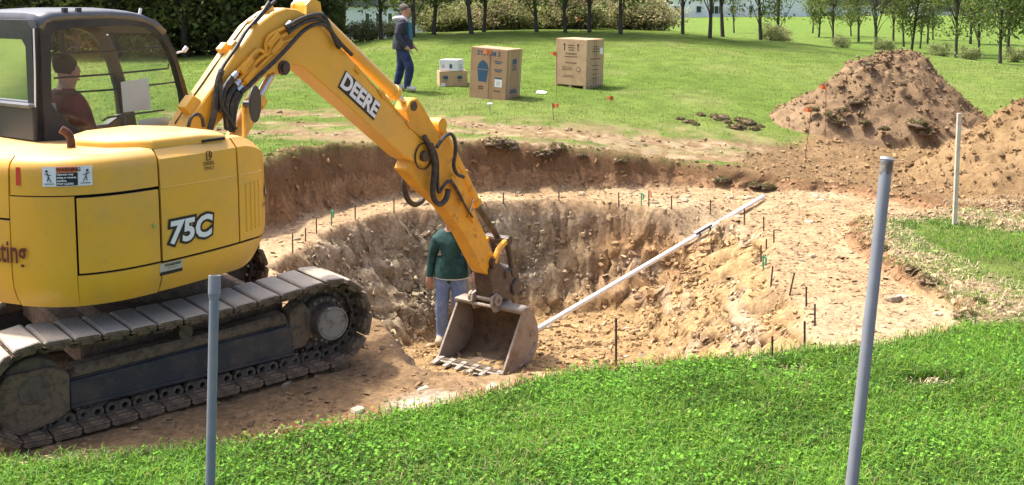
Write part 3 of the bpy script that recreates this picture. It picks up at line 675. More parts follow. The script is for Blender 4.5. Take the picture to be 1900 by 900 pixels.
# top deck following the outline
m = MB(); vs = []; fs = []; n = 70
for i in range(n+1): vs.append(surf(S1*i/n, zlim(S1*i/n)[1]-.006, -.0))
vs2 = [(v[0]*.94, v[1]*.94, v[2]+.012) for v in vs]; k = len(vs)
for i in range(n): fs.append((i, i+1, k+i+1, k+i))
fs.append(tuple(range(k, 2*k))); m.add(vs+vs2, fs); m.build('top_deck', Mt['yellow'], EX, smooth=True)
# tank lid
lid = [(-.86, -.38), (-.80, -.66), (-.60, -.90), (-.2, -.925), (.0, -.915), (.05, -.86), (.06, -.3), (-.3, -.2), (-.75, -.2)]
m = MB(); c = (-.35, -.55); n = len(lid); ring = []
for k, (ins, z) in enumerate([(1.0, 1.815), (1.0, 1.85), (.965, 1.872), (.80, 1.90)]): ring += [(c[0]+(x-c[0])*ins, c[1]+(y-c[1])*ins, z-.03*sstep(-.3, .1, x)) for x, y in lid]
fs = []
for k in range(3): fs += [(k*n+i, k*n+(i+1) % n, (k+1)*n+(i+1) % n, (k+1)*n+i) for i in range(n)]
fs += [tuple(range(3*n, 4*n))]; m.add(ring, fs); lido = m.build('tank_lid', Mt['yellow'], EX, bevel=.006, smooth=True)
m = MB(); m.box((-.12, -.90, 1.822), (.2, .06, .02)); m.build('lid_handle_recess', Mt['seam'], lido)
m = MB(); m.tube([(-.91, -.46, 1.80), (-.91, -.46, 1.88), (-.925, -.45, 1.925), (-.96, -.43, 1.95)], .027, 10, 2); m.build('exhaust_pipe', Mt['rust'], EX, smooth=True)
# ---- lettering and stickers on the house
def onhouse(name, geo, s, z, matl, parent, off=.006, tilt=0.):
    vs, fs = geo; ca, sa = math.cos(tilt), math.sin(tilt)
    return raw(name, [surf(s+x*ca-y*sa, z+x*sa+y*ca, off) for x, y in vs], fs, matl, parent)
s75 = (sx(-.56)+sx(-.12))/2-.03
onhouse('number_outline', textgeo('75C', .205, .026, .12), s75, 1.235, Mt['blackp'], fuel, .005); onhouse('number_lettering', textgeo('75C', .205, .008, .12), s75, 1.235, Mt['white'], fuel, .008)
tg = textgeo('Excavating', .205, .004, 0, 'RIGHT'); onhouse('name_lettering', ([(x*.62, y) for x, y in tg[0]], tg[1]), sx(-1.31, -.55)+.01, 1.205, Mt['maroon'], q2, .014)
onhouse('reflector_sticker', rectgeo(.032, .115), sx(-1.335, -.52), 1.695, Mt['redp'], q1, .004)
ws = sx(-1.16, -.79)-.0
wst = onhouse('warning_sticker', rectgeo(.30, .125, nx=6), ws-.01, 1.695, Mt['white'], q1, .004)
onhouse('sticker_band', rectgeo(.128, .034, nx=3), ws-.01, 1.738, Mt['orangep'], wst, .006); onhouse('sticker_panel', rectgeo(.128, .082, nx=3), ws-.01, 1.678, Mt['blackp'], wst, .006)
onhouse('sticker_lettering', textgeo('WARNING', .03, .001), ws-.0, 1.738, Mt['blackp'], wst, .008)
for i, t_ in enumerate(['Operator may', 'swing or reverse', 'machine.', 'STAY CLEAR!']): onhouse('sticker_lettering', textgeo(t_, .017, .0006, 0, 'LEFT'), ws-.07, 1.709-i*.02, Mt['white'], wst, .008)
for k in (-1, 1):
    m = MB(); c = ws-.01+k*.107
    for a, b in (((-.012, -.035), (.006, .0)), ((.012, -.03), (.006, .0)), ((.006, .0), (.012, .025)), ((.01, .012), (-.012, .008)), ((.01, .012), (.028, .02)), ((-.03, -.045), (.03, -.045))):
        p = surf(c+k*a[0], 1.695+a[1], .006); q = surf(c+k*b[0], 1.695+b[1], .006); m.cyl(p, q, .0025, n=4)
    p = surf(c+k*.015, 1.73, .006); m.cyl(p, surf(c+k*.015, 1.73, .009), .008, n=8); m.build('sticker_pictogram', Mt['blackp'], wst)
sf = sx(-.2); onhouse('fuel_lettering', textgeo('DIESEL', .034, .0006), sf, 1.672, Mt['brownp'], fuel); onhouse('fuel_lettering', textgeo('ONLY', .034, .0006), sf, 1.638, Mt['brownp'], fuel)
m = MB()
for a, b in (((-.02, -.03), (.018, -.03)), ((-.015, -.03), (-.015, .03)), ((.013, -.03), (.013, .03)), ((-.015, .03), (.013, .03)), ((-.015, .005), (.013, .005)), ((.013, 0), (.026, -.015)), ((.026, -.015), (.028, .018)), ((.028, .018), (.016, .03))):
    m.cyl(surf(sf+a[0], 1.725+a[1], .005), surf(sf+b[0], 1.725+b[1], .005), .003, n=4)
m.build('fuel_symbol', Mt['brownp'], fuel)
sb_ = sx(-.53); bst = onhouse('dealer_sticker', rectgeo(.175, .082, nx=4), sb_, 1.005, Mt['silverp'], fuel, .004)
onhouse('sticker_band', rectgeo(.175, .024, nx=4), sb_, .977, Mt['blackp'], bst, .006); onhouse('sticker_lettering', textgeo('STANDARD', .024, .001), sb_+.01, 1.03, Mt['blackp'], bst, .006); onhouse('sticker_lettering', textgeo('EQUIPMENT', .015, 0), sb_+.01, 1.008, Mt['brownp'], bst, .006)
slg = sx(.44, -.82); 
def disc(rx, ry, n=20): return [(0, 0)]+[(rx*math.cos(2*math.pi*i/n), ry*math.sin(2*math.pi*i/n)) for i in range(n)], [(0, 1+i, 1+(i+1) % n) for i in range(n)]
onhouse('badge', disc(.036, .055), slg, 1.365, Mt['blackp'], corner, .008); onhouse('badge_emblem', ([(-.022, -.028), (.0, -.02), (.018, -.03), (.012, -.005), (.022, .018), (.012, .03), (.006, .008), (-.01, .03), (-.012, .004), (-.02, -.005)], [tuple(range(10))]), slg, 1.368, Mt['white'], corner, .011)
onhouse('badge_lettering', textgeo('JOHN DEERE', .035, .001), slg-.0, 1.27, Mt['brownp'], corner, .006)
# ---- cab -----------------------------------------------------------
CY0, CY1 = .22, 1.10
cout = [(-.745, 1.0), (-.74, 1.62), (-.725, 2.1), (-.70, 2.60), (-.66, 2.665), (-.58, 2.69), (-.37, 2.70), (-.1, 2.70), (.09, 2.685), (.2, 2.665), (.30, 2.625), (.39, 2.545), (.48, 2.367), (.555, 2.144), (.64, 1.85), (.68, 1.62), (.69, 1.0)]
cwin = [(-.60, 2.54), (-.615, 2.05), (-.58, 2.0), (-.34, 1.77), (-.2, 1.725), (.42, 1.725), (.56, 1.80), (.535, 2.05), (.47, 2.28), (.385, 2.455), (.30, 2.545), (.2, 2.585), (.04, 2.605), (-.37, 2.60), (-.56, 2.58)]
cab = MB(); cab.ringprism(cout, cwin, CY0, CY0+.07); cab = cab.build('cab_frame', Mt['black'], EX, bevel=.012, smooth=True)
m = MB(); m.ringprism(cout, [(x*.93, 2.12+(z-2.12)*.94) for x, z in cwin], CY1-.07, CY1); m.build('cab_door_frame', Mt['black'], EX, bevel=.012, smooth=True)
m = MB(); m.prism([(-.735, 1.0), (.685, 1.0), (.685, 1.28), (-.735, 1.28)], CY0+.08, CY1-.08); m.build('cab_base', Mt['black'], EX, bevel=.02)
# rear wall of the cab with its window (plane x = -.72)
rwo = [(CY0+.0, 1.0), (CY1, 1.0), (CY1, 2.6), (CY1-.06, 2.66), (CY0+.06, 2.66), (CY0, 2.6)]; rwi = [(CY0+.085, 2.05), (CY1-.085, 2.05), (CY1-.085, 2.47), (CY1-.13, 2.52), (CY0+.13, 2.52), (CY0+.085, 2.47)]
m = MB(); m.ringprism(rwo, rwi, -.745, -.68, axis='x'); m.build('cab_rear_frame', Mt['black'], EX, bevel=.012)
m = MB(); m.prism([(CY0-.015, 2.035), (CY1+.01, 2.035), (CY1+.01, 2.065), (CY0-.015, 2.065)], -.80, -.74, axis='x'); m.build('cab_rear_ledge', Mt['roof'], EX, bevel=.008)
m = MB(); m.prism([(CY0-.02, 1.80), (CY1+.01, 1.80), (CY1+.01, 2.04), (CY0-.02, 2.04)], -.775, -.745, axis='x'); m.build('rear_cover_panel', Mt['plastic'], EX, bevel=.008)
# roof
top = [p for p in cout if p[1] > 2.5]; vs = []; fs = []; ny_ = 8
for x, z in top:
    for j in range(ny_+1):
        t = j/ny_; y = CY0-.012+(CY1-CY0+.024)*t; b = 1-(2*t-1)**4; vs.append((x, y, z+.008+.035*b*(1 if z > 2.6 else .3)))
w = ny_+1
for i in range(len(top)-1):
    for j in range(ny_): a = i*w+j; fs.append((a, a+1, a+w+1, a+w))
m = MB(); m.add(vs, fs); rf = m.build('cab_roof', Mt['roof'], EX, smooth=True)
sl = rf.modifiers.new('s', 'SOLIDIFY'); sl.thickness = .05; sl.offset = -1
for x in (-.47, -.36): m = MB(); m.box((x, CY0+.02, 2.725), (.035, .03, .035)); m.build('roof_clip', Mt['black'], rf)
m = MB(); m.cyl((.22, CY0+.1, 2.68), (.235, CY0+.1, 2.735), .012, n=8); m.build('roof_nozzle', Mt['white'], rf)
# windscreen pillars on the front + glass
fr_line = [(.42, 2.50), (.48, 2.367), (.555, 2.144), (.64, 1.85), (.675, 1.62)]
m = MB(); m.tube([(x+.0, CY1-.035, z) for x, z in fr_line], .03, 8, 1); m.build('windscreen_pillar', Mt['black'], EX)
gl = lambda name, vs, fs=None: raw(name, vs, fs or [tuple(range(len(vs)))], Mt['glass'], EX)
gl('side_glass', [(x, CY0+.035, z) for x, z in cwin]); gl('door_glass', [(x*.93, CY1-.035, 2.12+(z-2.12)*.94) for x, z in cwin]); gl('rear_glass', [(-.715, y, z) for y, z in rwi])
vs = [(x, y, z) for x, z in fr_line for y in (CY0+.06, CY1-.06)]; gl('windscreen_glass', vs, [(2*i, 2*i+1, 2*i+3, 2*i+2) for i in range(len(fr_line)-1)])
# thin white wire down the rear corner, guard bars in the side window
m = MB(); m.tube([(-.735, CY0-.012, 2.60), (-.74, CY0-.012, 2.3), (-.75, CY0-.012, 2.04)], .006, 6, 0); m.build('corner_trim', Mt['white'], cab)
for pts in ([(100, 99), (200, 96), (303, 86)], [(100, 145), (200, 138), (312, 127), (313, 118)], [(100, 174), (215, 166), (326, 152)], [(190, 224), (200, 218), (305, 204)]):
    m = MB(); m.tube([ony(x, y, CY0+.085) for x, y in pts], .008, 6, 0); m.build('window_bar', Mt['plastic'], cab)
m = MB(); m.prism([(p[0], p[2]) for p in (ony(190, 150, .5), ony(241, 142, .5), ony(246, 200, .5), ony(195, 205, .5))], CY0+.045, CY0+.048); m.build('taped_notice', Mt['paper'], EX)
m = MB(); m.prism([(p[0], p[2]) for p in (ony(222, 219, .5), ony(280, 213, .5), ony(283, 232, .5), ony(225, 238, .5))], CY0+.045, CY0+.048); m.build('taped_notice', Mt['paper'], EX)
m = MB(); m.box((ony(218, 147, CY0+.04)[0], CY0+.043, ony(218, 147, CY0+.04)[2]), (.035, .006, .026)); m.build('notice_clip', Mt['plastic'], EX)
# interior
m = MB(); m.box((-.22, .66, 1.46), (.46, .46, .12)); m.box((-.44, .66, 1.76), (.12, .44, .60), ry=R(-10)); m.box((-.50, .66, 2.10), (.09, .26, .18), ry=R(-8)); m.box((-.22, .66, 1.34), (.3, .3, .16)); m.build('operator_seat', Mt['seat'], EX, bevel=.04, seg=2, smooth=True)
for y in (.42, .90): m = MB(); m.box((-.1, y, 1.56), (.42, .12, .2)); m.tube([(.05, y, 1.64), (.08, y, 1.74), (.10, y, 1.82)], .014, 6, 1); m.cyl((.10, y, 1.80), (.11, y, 1.88), .024, n=8); m.build('control_console', Mt['plastic'], EX, bevel=.015)
m = MB(); m.box((.0, .66, 1.285), (1.2, .74, .02)); m.build('cab_floor', Mt['plastic'], EX)
m = MB(); m.tube([(.02, CY1-.05, 1.7), (.03, CY1-.05, 2.2), (.0, CY1-.05, 2.6)], .03, 6, 1); m.build('cab_door_pillar', Mt['black'], EX)
# ---- boom ----------------------------------------------------------
BH = .115
bp = [(.02, 1.28), (.263, 1.778), (.382, 1.923), (.574, 2.114), (.791, 2.35), (.914, 2.46), (1.04, 2.586), (1.143, 2.645), (1.247, 2.70), (1.372, 2.733), (1.497, 2.724), (1.60, 2.685), (1.856, 2.53), (2.159, 2.26), (2.451, 2.0), (2.76, 1.733), (3.062, 1.489), (3.32, 1.299), (3.362, 1.20), (3.33, 1.115), (3.229, 1.095), (2.94, 1.236), (2.443, 1.59), (1.803, 2.045), (1.55, 2.22), (1.46, 2.255), (1.40, 2.19), (1.324, 2.155), (1.236, 2.195), (1.11, 2.157), (.819, 1.985), (.579, 1.778), (.38, 1.5), (.28, 1.18), (.08, 1.15)]
m = MB(); m.prism(bp, -BH, BH); boom = m.build('boom', Mt['yellow'], EX, bevel=.012)
Bp = lambda pts, ly, f=3.461, ox=280, oy=0: [ony(ox+x/f, oy+y/f, ly) for x, y in pts]
def tubes(name, lst, r, matl, parent, ly, **k):
    for pts in lst: m = MB(); m.tube(Bp(pts, ly, **k), r, 8, 2); m.build(name, matl, parent, smooth=True)
yd = Mt['yellow_dirty']
tubes('oil_pipe', [[(520, 495), (610, 405), (680, 322), (712, 322), (738, 350), (736, 285), (750, 240), (800, 205), (865, 175)], [(540, 540), (620, 455), (722, 352), (752, 350), (766, 305), (800, 255), (880, 208)], [(555, 572), (640, 490), (740, 385), (800, 325), (830, 278), (935, 240)]], .017, yd, boom, -.145)
for c in ((605, 420), (628, 480), (775, 255), (800, 300)): m = MB(); p = ony(280+c[0]/3.461, c[1]/3.461, -.14); m.box(p, (.05, .07, .16), ry=R(48)); m.build('pipe_clamp', yd, boom, bevel=.006)
tubes('hose', [[(865, 175), (950, 125), (1030, 97), (1090, 90), (1120, 110), (1150, 180), (1180, 250), (1200, 300)], [(880, 208), (960, 152), (1050, 120), (1110, 127), (1140, 172), (1180, 235), (1210, 310)], [(580, 600), (700, 480), (800, 390), (900, 282), (980, 192), (1060, 152), (1120, 157), (1160, 202), (1210, 272), (1290, 352)]], .019, Mt['rubber'], boom, -.165)
tubes('hose', [[(455, 450), (430, 520), (420, 620), (405, 740), (380, 830)], [(520, 500), (470, 570), (455, 640), (440, 720)], [(535, 555), (490, 620), (478, 700), (490, 830)], [(552, 587), (520, 650), (510, 720), (505, 840)], [(575, 605), (545, 660), (530, 740), (520, 850)]], .026, Mt['rubber'], boom, -.16)
tubes('hose', [[(448, 460), (450, 560), (445, 650), (480, 730), (545, 830)], [(240, 815), (255, 755), (295, 728), (330, 750), (338, 815)]], .014, Mt['rubber'], boom, -.19)
tubes('hose', [[(448, 455), (480, 400), (545, 310), (580, 250), (612, 195), (680, 120), (730, 60), (760, 10)], [(660, 150), (720, 85), (770, 30), (800, 5)]], .016, Mt['rubber'], boom, -.125)
for c in ((520, 497), (540, 545), (552, 580), (868, 172), (882, 207)):
    q = Bp([c, (c[0]+28, c[1]-28)], -.15); m = MB(); m.cyl(q[0], q[1], .026, n=8); m.build('hose_fitting', Mt['steel'], boom)
# brackets on top of the boom
def along(x):              # boom top height at local x
    for i in range(1, 17):
        if bp[i][0] <= x <= bp[i+1][0]: t = (x-bp[i][0])/(bp[i+1][0]-bp[i][0]); return bp[i][1]+(bp[i+1][1]-bp[i][1])*t, math.atan2(bp[i+1][1]-bp[i][1], bp[i+1][0]-bp[i][0])
for x, y, d in ((.42, -.04, (.15, .10, .09)), (.84, .05, (.1, .07, .06)), (.86, -.06, (.07, .06, .07)), (1.05, -.07, (.07, .05, .07)), (1.26, -.02, (.1, .06, .06))):
    z, a = along(x); m = MB(); m.prism([(-d[0]/2, 0), (d[0]/2, 0), (d[0]*.35, d[2]), (-d[0]/2, d[2])], -d[1]/2, d[1]/2); m.build('boom_bracket', Mt['yellow'], boom, bevel=.005, loc=(x, y, z-.008), rot=(0, -a, 0))
m = MB(); m.tube([(x, .03, along(x)[0]+.008) for x in (.3, .5, .7, .9, 1.05, 1.15, 1.3)], .007, 5, 0); m.build('cable', Mt['rubber'], boom)
# boom cylinder, elbow pin
m = MB(); m.cyl((1.325, -.15, 2.22), (1.325, .15, 2.22), .04, n=18); m.ring((1.325, -.132, 2.22), (0, 1, 0), .064, .038, .03, 20); m.build('elbow_pin', Mt['coupler'], boom)
m = MB(); m.cyl((1.325, -.02, 2.22), (1.02, -.02, 1.86), .036, n=14); m.build('boom_cylinder_rod', Mt['steel'], EX, smooth=True)
m = MB(); m.cyl((1.10, -.02, 1.955), (.62, -.02, 1.38), .078, n=18); m.cyl((1.12, -.02, 1.98), (1.07, -.02, 1.92), .088, n=18); m.cyl((.62, -.06, 1.36), (.62, .06, 1.36), .08, n=14); m.build('boom_cylinder', Mt['yellow'], EX, smooth=True)
m = MB(); m.prism([(-.15, .9), (.75, .9), (.72, 1.5), (.55, 1.55), (.3, 1.3), (.15, 1.45), (-.1, 1.45)], -.2, -.135); m.prism([(-.15, .9), (.75, .9), (.72, 1.5), (.55, 1.55), (.3, 1.3), (.15, 1.45), (-.1, 1.45)], .135, .2); m.build('boom_mount', Mt['yellow'], EX, bevel=.01)
# DEERE plate
dc = Vector(ony(668, 178, -BH-.004)); tang = Vector(ony(702, 211, -BH))-Vector(ony(634, 147, -BH)); ang = math.atan2(tang.z, tang.x)
def flat(name, geo, c, ang, matl, parent, off=0.):
    vs, fs = geo; return raw(name, [(c[0]+x*math.cos(ang)-y*math.sin(ang), c[1]-off, c[2]+x*math.sin(ang)+y*math.cos(ang)) for x, y in vs], fs, matl, parent)
pl = flat('name_plate', rectgeo(.60, .185), dc, ang, Mt['blackp'], boom); flat('name_lettering', textgeo('DEERE', .205, .0085), dc, ang, Mt['white'], boom, .003)
# pipes along the boom top towards the stick
B5 = lambda pts, ly: [ony(600+x/3, 120+y/3, ly) for x, y in pts]
for off in (0, 14): m = MB(); m.tube(B5([(95+off, -80+off*.6), (150+off, -5), (270+off, 125), (335+off, 185), (400+off, 268), (480+off, 345), (570+off*.6, 425)], -.10), .013, 8, 1); m.build('oil_pipe', yd, boom, smooth=True)
for c in ((318, 165), (180, 30), (470, 335)): m = MB(); m.box(B5([c], -.10)[0], (.08, .07, .05), ry=R(45)); m.build('pipe_clamp', yd, boom, bevel=.005)
# arm cylinder
m = MB(); a = Vector((1.72, 0, 2.74)); b = Vector((2.93, 0, 1.865)); m.cyl(a, b, .066, n=20); m.cyl(b-(b-a).normalized()*.06, b, .078, n=20); m.cyl((1.72, -.07, 2.74), (1.72, .07, 2.74), .08, n=16); m.build('arm_cylinder', Mt['yellow'], EX, smooth=True)
m = MB(); m.cyl(b, (3.10, 0, 1.735), .034, n=14); m.cyl((3.10, -.06, 1.735), (3.10, .06, 1.735), .06, n=14); m.build('arm_cylinder_rod', Mt['steel'], EX, smooth=True)
m = MB(); m.prism([(1.62, 2.62), (1.85, 2.5), (1.8, 2.78), (1.70, 2.82), (1.63, 2.76)], -.1, -.07); m.prism([(1.62, 2.62), (1.85, 2.5), (1.8, 2.78), (1.70, 2.82), (1.63, 2.76)], .07, .1); m.build('cylinder_lug', Mt['yellow'], boom)
# ---- stick ---------------------------------------------------------
SH = .09
st = [(2.99, 1.70), (3.06, 1.80), (3.16, 1.815), (3.24, 1.74), (3.50, 1.43), (3.68, 1.275), (3.82, 1.074), (3.934, .864), (4.21, .375), (4.333, .2), (4.50, -.09), (4.545, -.19), (4.51, -.28), (4.40, -.30), (4.30, -.245), (3.929, .275), (3.60, .62), (3.25, .86), (2.99, 1.10), (3.06, 1.22), (3.12, 1.3), (3.06, 1.55)]
m = MB(); m.prism(st, -SH, SH); stick = m.build('stick', yd, EX, bevel=.01)
m = MB(); m.cyl((3.21, -.16, 1.215), (3.21, .16, 1.215), .055, n=18); m.ring((3.21, -.135, 1.215), (0, 1, 0), .14, .13, .02, 28); m.build('stick_pin', Mt['coupler'], stick); m = MB(); m.cyl((3.10, -.1, 1.735), (3.10, .1, 1.735), .05, n=14); m.build('stick_pin', Mt['coupler'], stick)
for pts, r in (([(560, 400), (600, 470), (622, 560), (608, 680), (612, 752), (650, 785), (688, 745), (695, 690)], .03), ([(600, 440), (636, 520), (634, 640), (640, 722), (660, 685), (700, 640), (735, 680), (775, 760)], .02), ([(630, 460), (670, 402), (710, 378), (736, 420), (735, 500), (722, 560), (742, 612), (780, 625)], .02), ([(710, 640), (745, 690), (775, 760), (830, 850)], .012)):
    m = MB(); m.tube(B5(pts, -.17), r, 8, 2); m.build('hose', Mt['rubber'], stick, smooth=True)
m = MB(); m.tube(B5([(462, 590), (446, 660), (462, 745), (505, 785), (545, 765), (568, 725)], .16), .03, 8, 2); m.build('hose', Mt['rubber'], stick, smooth=True)
m = MB(); m.tube(B5([(735, 540), (770, 590), (800, 592)], -.05), .016, 8, 1); m.build('oil_pipe', yd, stick)
m = MB(); m.tube(B5([(700, 640), (745, 720), (800, 800), (835, 880)], -.11), .012, 6, 1); m.build('oil_pipe', yd, stick)
m = MB(); m.cyl(*B5([(835, 738), (812, 830)], -.12), .012, n=6); m.build('stick_latch', Mt['steel'], stick)
for c in ((770, 750), (820, 830), (712, 640)): m = MB(); m.box(B5([c], -.1)[0], (.07, .06, .1), ry=R(60)); m.build('pipe_clamp', yd, stick, bevel=.005)
# bucket cylinder
m = MB(); a = Vector((3.60, 0, 1.49)); b = Vector((4.285, 0, .53)); m.cyl(a, b, .062, n=18); m.cyl(b-(b-a).normalized()*.07, b, .072, n=18); m.cyl((3.60, -.07, 1.49), (3.60, .07, 1.49), .075, n=14); m.build('bucket_cylinder', yd, EX, smooth=True)
m = MB(); m.cyl(b, (4.73, 0, .04), .034, n=12); m.build('bucket_cylinder_rod', Mt['coupler'], EX, smooth=True)
# linkage
for y in (-.125, .125):
    m = MB(); m.tube([(4.73, y, .04), (4.64, y, .02), (4.56, y, -.02), (4.50, y, -.09), (4.46, y, -.17)], .035, 8, 1); m.build('tipping_link', yd, EX)
    m = MB(); m.tube([(4.73, y*.8, .04), (4.80, y*.8, -.12), (4.85, y*.8, -.35)], .032, 8, 1); m.build('bucket_link', Mt['coupler'], EX)
m = MB(); m.cyl((4.73, -.16, .04), (4.73, .16, .04), .055, n=14); m.cyl((4.46, -.15, -.17), (4.46, .15, -.17), .06, n=14); m.cyl((4.85, -.15, -.35), (4.85, .15, -.35), .06, n=14); m.build('link_pin', Mt['coupler'], EX)
m = MB(); m.prism([(4.38, -.22), (4.55, -.16), (4.72, -.30), (4.93, -.30), (5.0, -.44), (4.95, -.62), (4.82, -.70), (4.62, -.70), (4.45, -.66), (4.40, -.42)], -.12, .12); cp = m.build('quick_coupler', Mt['coupler'], EX, bevel=.02)
m = MB(); m.cyl((4.90, -.15, -.55), (4.90, .15, -.55), .10, n=18); m.box((4.80, 0, -.36), (.26, .28, .1)); m.build('coupler_drum', Mt['coupler'], cp, bevel=.015)
# ---- bucket --------------------------------------------------------
bo = [(4.52, -.705), (4.66, -.70), (4.77, -.78), (4.85, -.92), (4.875, -1.06), (4.84, -1.21), (4.74, -1.31), (4.58, -1.365), (4.38, -1.375), (4.12, -1.315)]
Y0, Y1 = -.46, .47
def offs(poly, d):
    out = []
    for i, p in enumerate(poly):
        a = poly[max(i-1, 0)]; b = poly[min(i+1, len(poly)-1)]; t = Vector((b[0]-a[0], b[1]-a[1])).normalized(); out.append((p[0]+t.y*d, p[1]-t.x*d))
    return out
bi = offs(bo, .022)
if sum(p[0] for p in bi) > sum(p[0] for p in bo): bi = offs(bo, -.022)
m = MB(); m.prism(bo+bi[::-1], Y0, Y1); bk = m.build('bucket', Mt['bucket'], EX, bevel=.004)
for y in (Y0, Y1-.022):
    m = MB(); m.prism(bo+[(4.17, -1.27), (4.53, -.74)], y-.004, y+.026); m.build('bucket_side_plate', Mt['bucket'], bk, bevel=.004)
m = MB(); m.prism([p for p in offs(bo, .03 if bi[0] != offs(bo, -.022)[0] else -.03)]+[p for p in offs(bo, .024 if bi[0] != offs(bo, -.022)[0] else -.024)][::-1], Y0+.03, Y1-.03); m.build('bucket_lining', Mt['bucket_in'], bk)
m = MB(); m.box((4.60, .005, -.69), (.2, Y1-Y0+.01, .03)); m.build('bucket_top_edge', Mt['bucket'], bk, bevel=.006)
m = MB(); m.prism([(4.10, -1.325), (4.30, -1.375), (4.30, -1.35), (4.10, -1.30)], Y0-.005, Y1+.005); m.build('cutting_edge', Mt['tooth'], bk, bevel=.004)
for i in range(6):
    y = Y0+.05+i*(Y1-Y0-.1)/5; m = MB(); m.add([(4.20, y-.04, -1.36), (4.20, y+.04, -1.36), (4.20, y+.04, -1.28), (4.20, y-.04, -1.28), (4.01, y-.03, -1.328), (4.01, y+.03, -1.328), (4.01, y+.03, -1.308), (4.01, y-.03, -1.308)], [(0, 1, 2, 3), (4, 7, 6, 5), (0, 4, 5, 1), (1, 5, 6, 2), (2, 6, 7, 3), (3, 7, 4, 0)]); m.build('bucket_tooth', Mt['tooth'], bk, bevel=.006)
for y in (-.15, .13):
    m = MB(); m.prism([(4.42, -.73), (4.36, -.63), (4.38, -.54), (4.47, -.52), (4.54, -.58), (4.58, -.70), (4.80, -.80), (4.74, -.66), (4.6, -.75)], y-.016, y+.016); m.build('bucket_ear', Mt['bucket'], bk, bevel=.005)
m = MB(); m.cyl((4.45, -.2, -.595), (4.45, .2, -.595), .03, n=12); m.cyl((4.45, -.2, -.595), (4.45, -.175, -.595), .06, n=14); m.cyl((4.45, .175, -.595), (4.45, .2, -.595), .06, n=14); m.cyl((4.40, -.15, -.66), (4.40, .13, -.66), .02, n=8); m.build('bucket_pin', Mt['bucket'], bk)
m = MB(); m.box((4.73, Y0-.012, -1.0), (.10, .02, .05)); m.build('side_lug', Mt['bucket'], bk, bevel=.005)
m = MB(); m.tube([(4.45, Y0-.008, -1.315), (4.62, Y0-.008, -1.29), (4.74, Y0-.008, -1.2), (4.79, Y0-.008, -1.12)], .011, 6, 1); m.build('wear_strip', Mt['tooth'], bk)
# ---- mirror and grab rail
mc = Vector(ony(471, 193, -.62)); m = MB(); n = 24; nrm = Vector((.526, -.851, .0)).normalized()
m.cyl(mc, mc+nrm*.018, .145, n=n); mi = m.build('round_mirror', Mt['plastic'], EX, bevel=.006, smooth=True)
m = MB(); p = mc-nrm*.0; m.cyl(p, p-nrm*.08, .03, n=10); m.build('mirror_clamp', Mt['plastic'], mi)
m = MB(); q = mc-nrm*.08; m.tube([q, q+Vector((0, 0, -.10)), Vector((q.x, q.y, 1.735)), Vector((q.x-.06, q.y-.02, 1.70)), Vector((.38, -.66, 1.69))], .016, 8, 1); m.build('mirror_bracket', Mt['yellow'], EX, smooth=True)
m = MB(); c = ony(328, 98, CY0+.1); e = ony(341, 95, CY0+.1); m.cyl(c, e, .010, n=6); m.cyl(e, (e[0]+.03, e[1], e[2]+.03), .02, n=8); m.build('washer_nozzle', Mt['lamp'], EX)
# ================================================================ people
PM = dict(skin=mat('skin', (.42, .22, .15), .6), hair=mat('dark_hair', (.035, .025, .02), .8, bump=.5, bscale=90), greyhair=mat('grey_brown_hair', (.11, .085, .07), .8, bump=.5, bscale=90),
 navy=mat('navy_jacket', (.022, .024, .04), .8, n2=(.035, .037, .055), nscale=12, bump=.9, bscale=9), jeans=mat('dark_blue_jeans', (.012, .022, .085), .85, n2=(.03, .05, .15), nscale=9, bump=.9, bscale=9),
 pale=mat('pale_washed_jeans', (.13, .20, .38), .85, n2=(.24, .31, .46), nscale=6, nlo=.45, nhi=.7, bump=.9, bscale=9), green=mat('dark_green_sweater', (.008, .045, .042), .85, n2=(.015, .07, .062), nscale=10, bump=.9, bscale=8),
 maroon=mat('maroon_shirt', (.16, .018, .025), .85, n2=(.11, .012, .018), nscale=9, bump=.4, bscale=25), shoe=mat('white_trainers', (.62, .58, .52), .7), boot=mat('tan_boots', (.36, .3, .22), .8), hood=mat('grey_hood', (.42, .42, .45), .85), teal=mat('teal_shirt', (.03, .16, .22), .8), dark=mat('dark_trousers', (.02, .02, .025), .8))
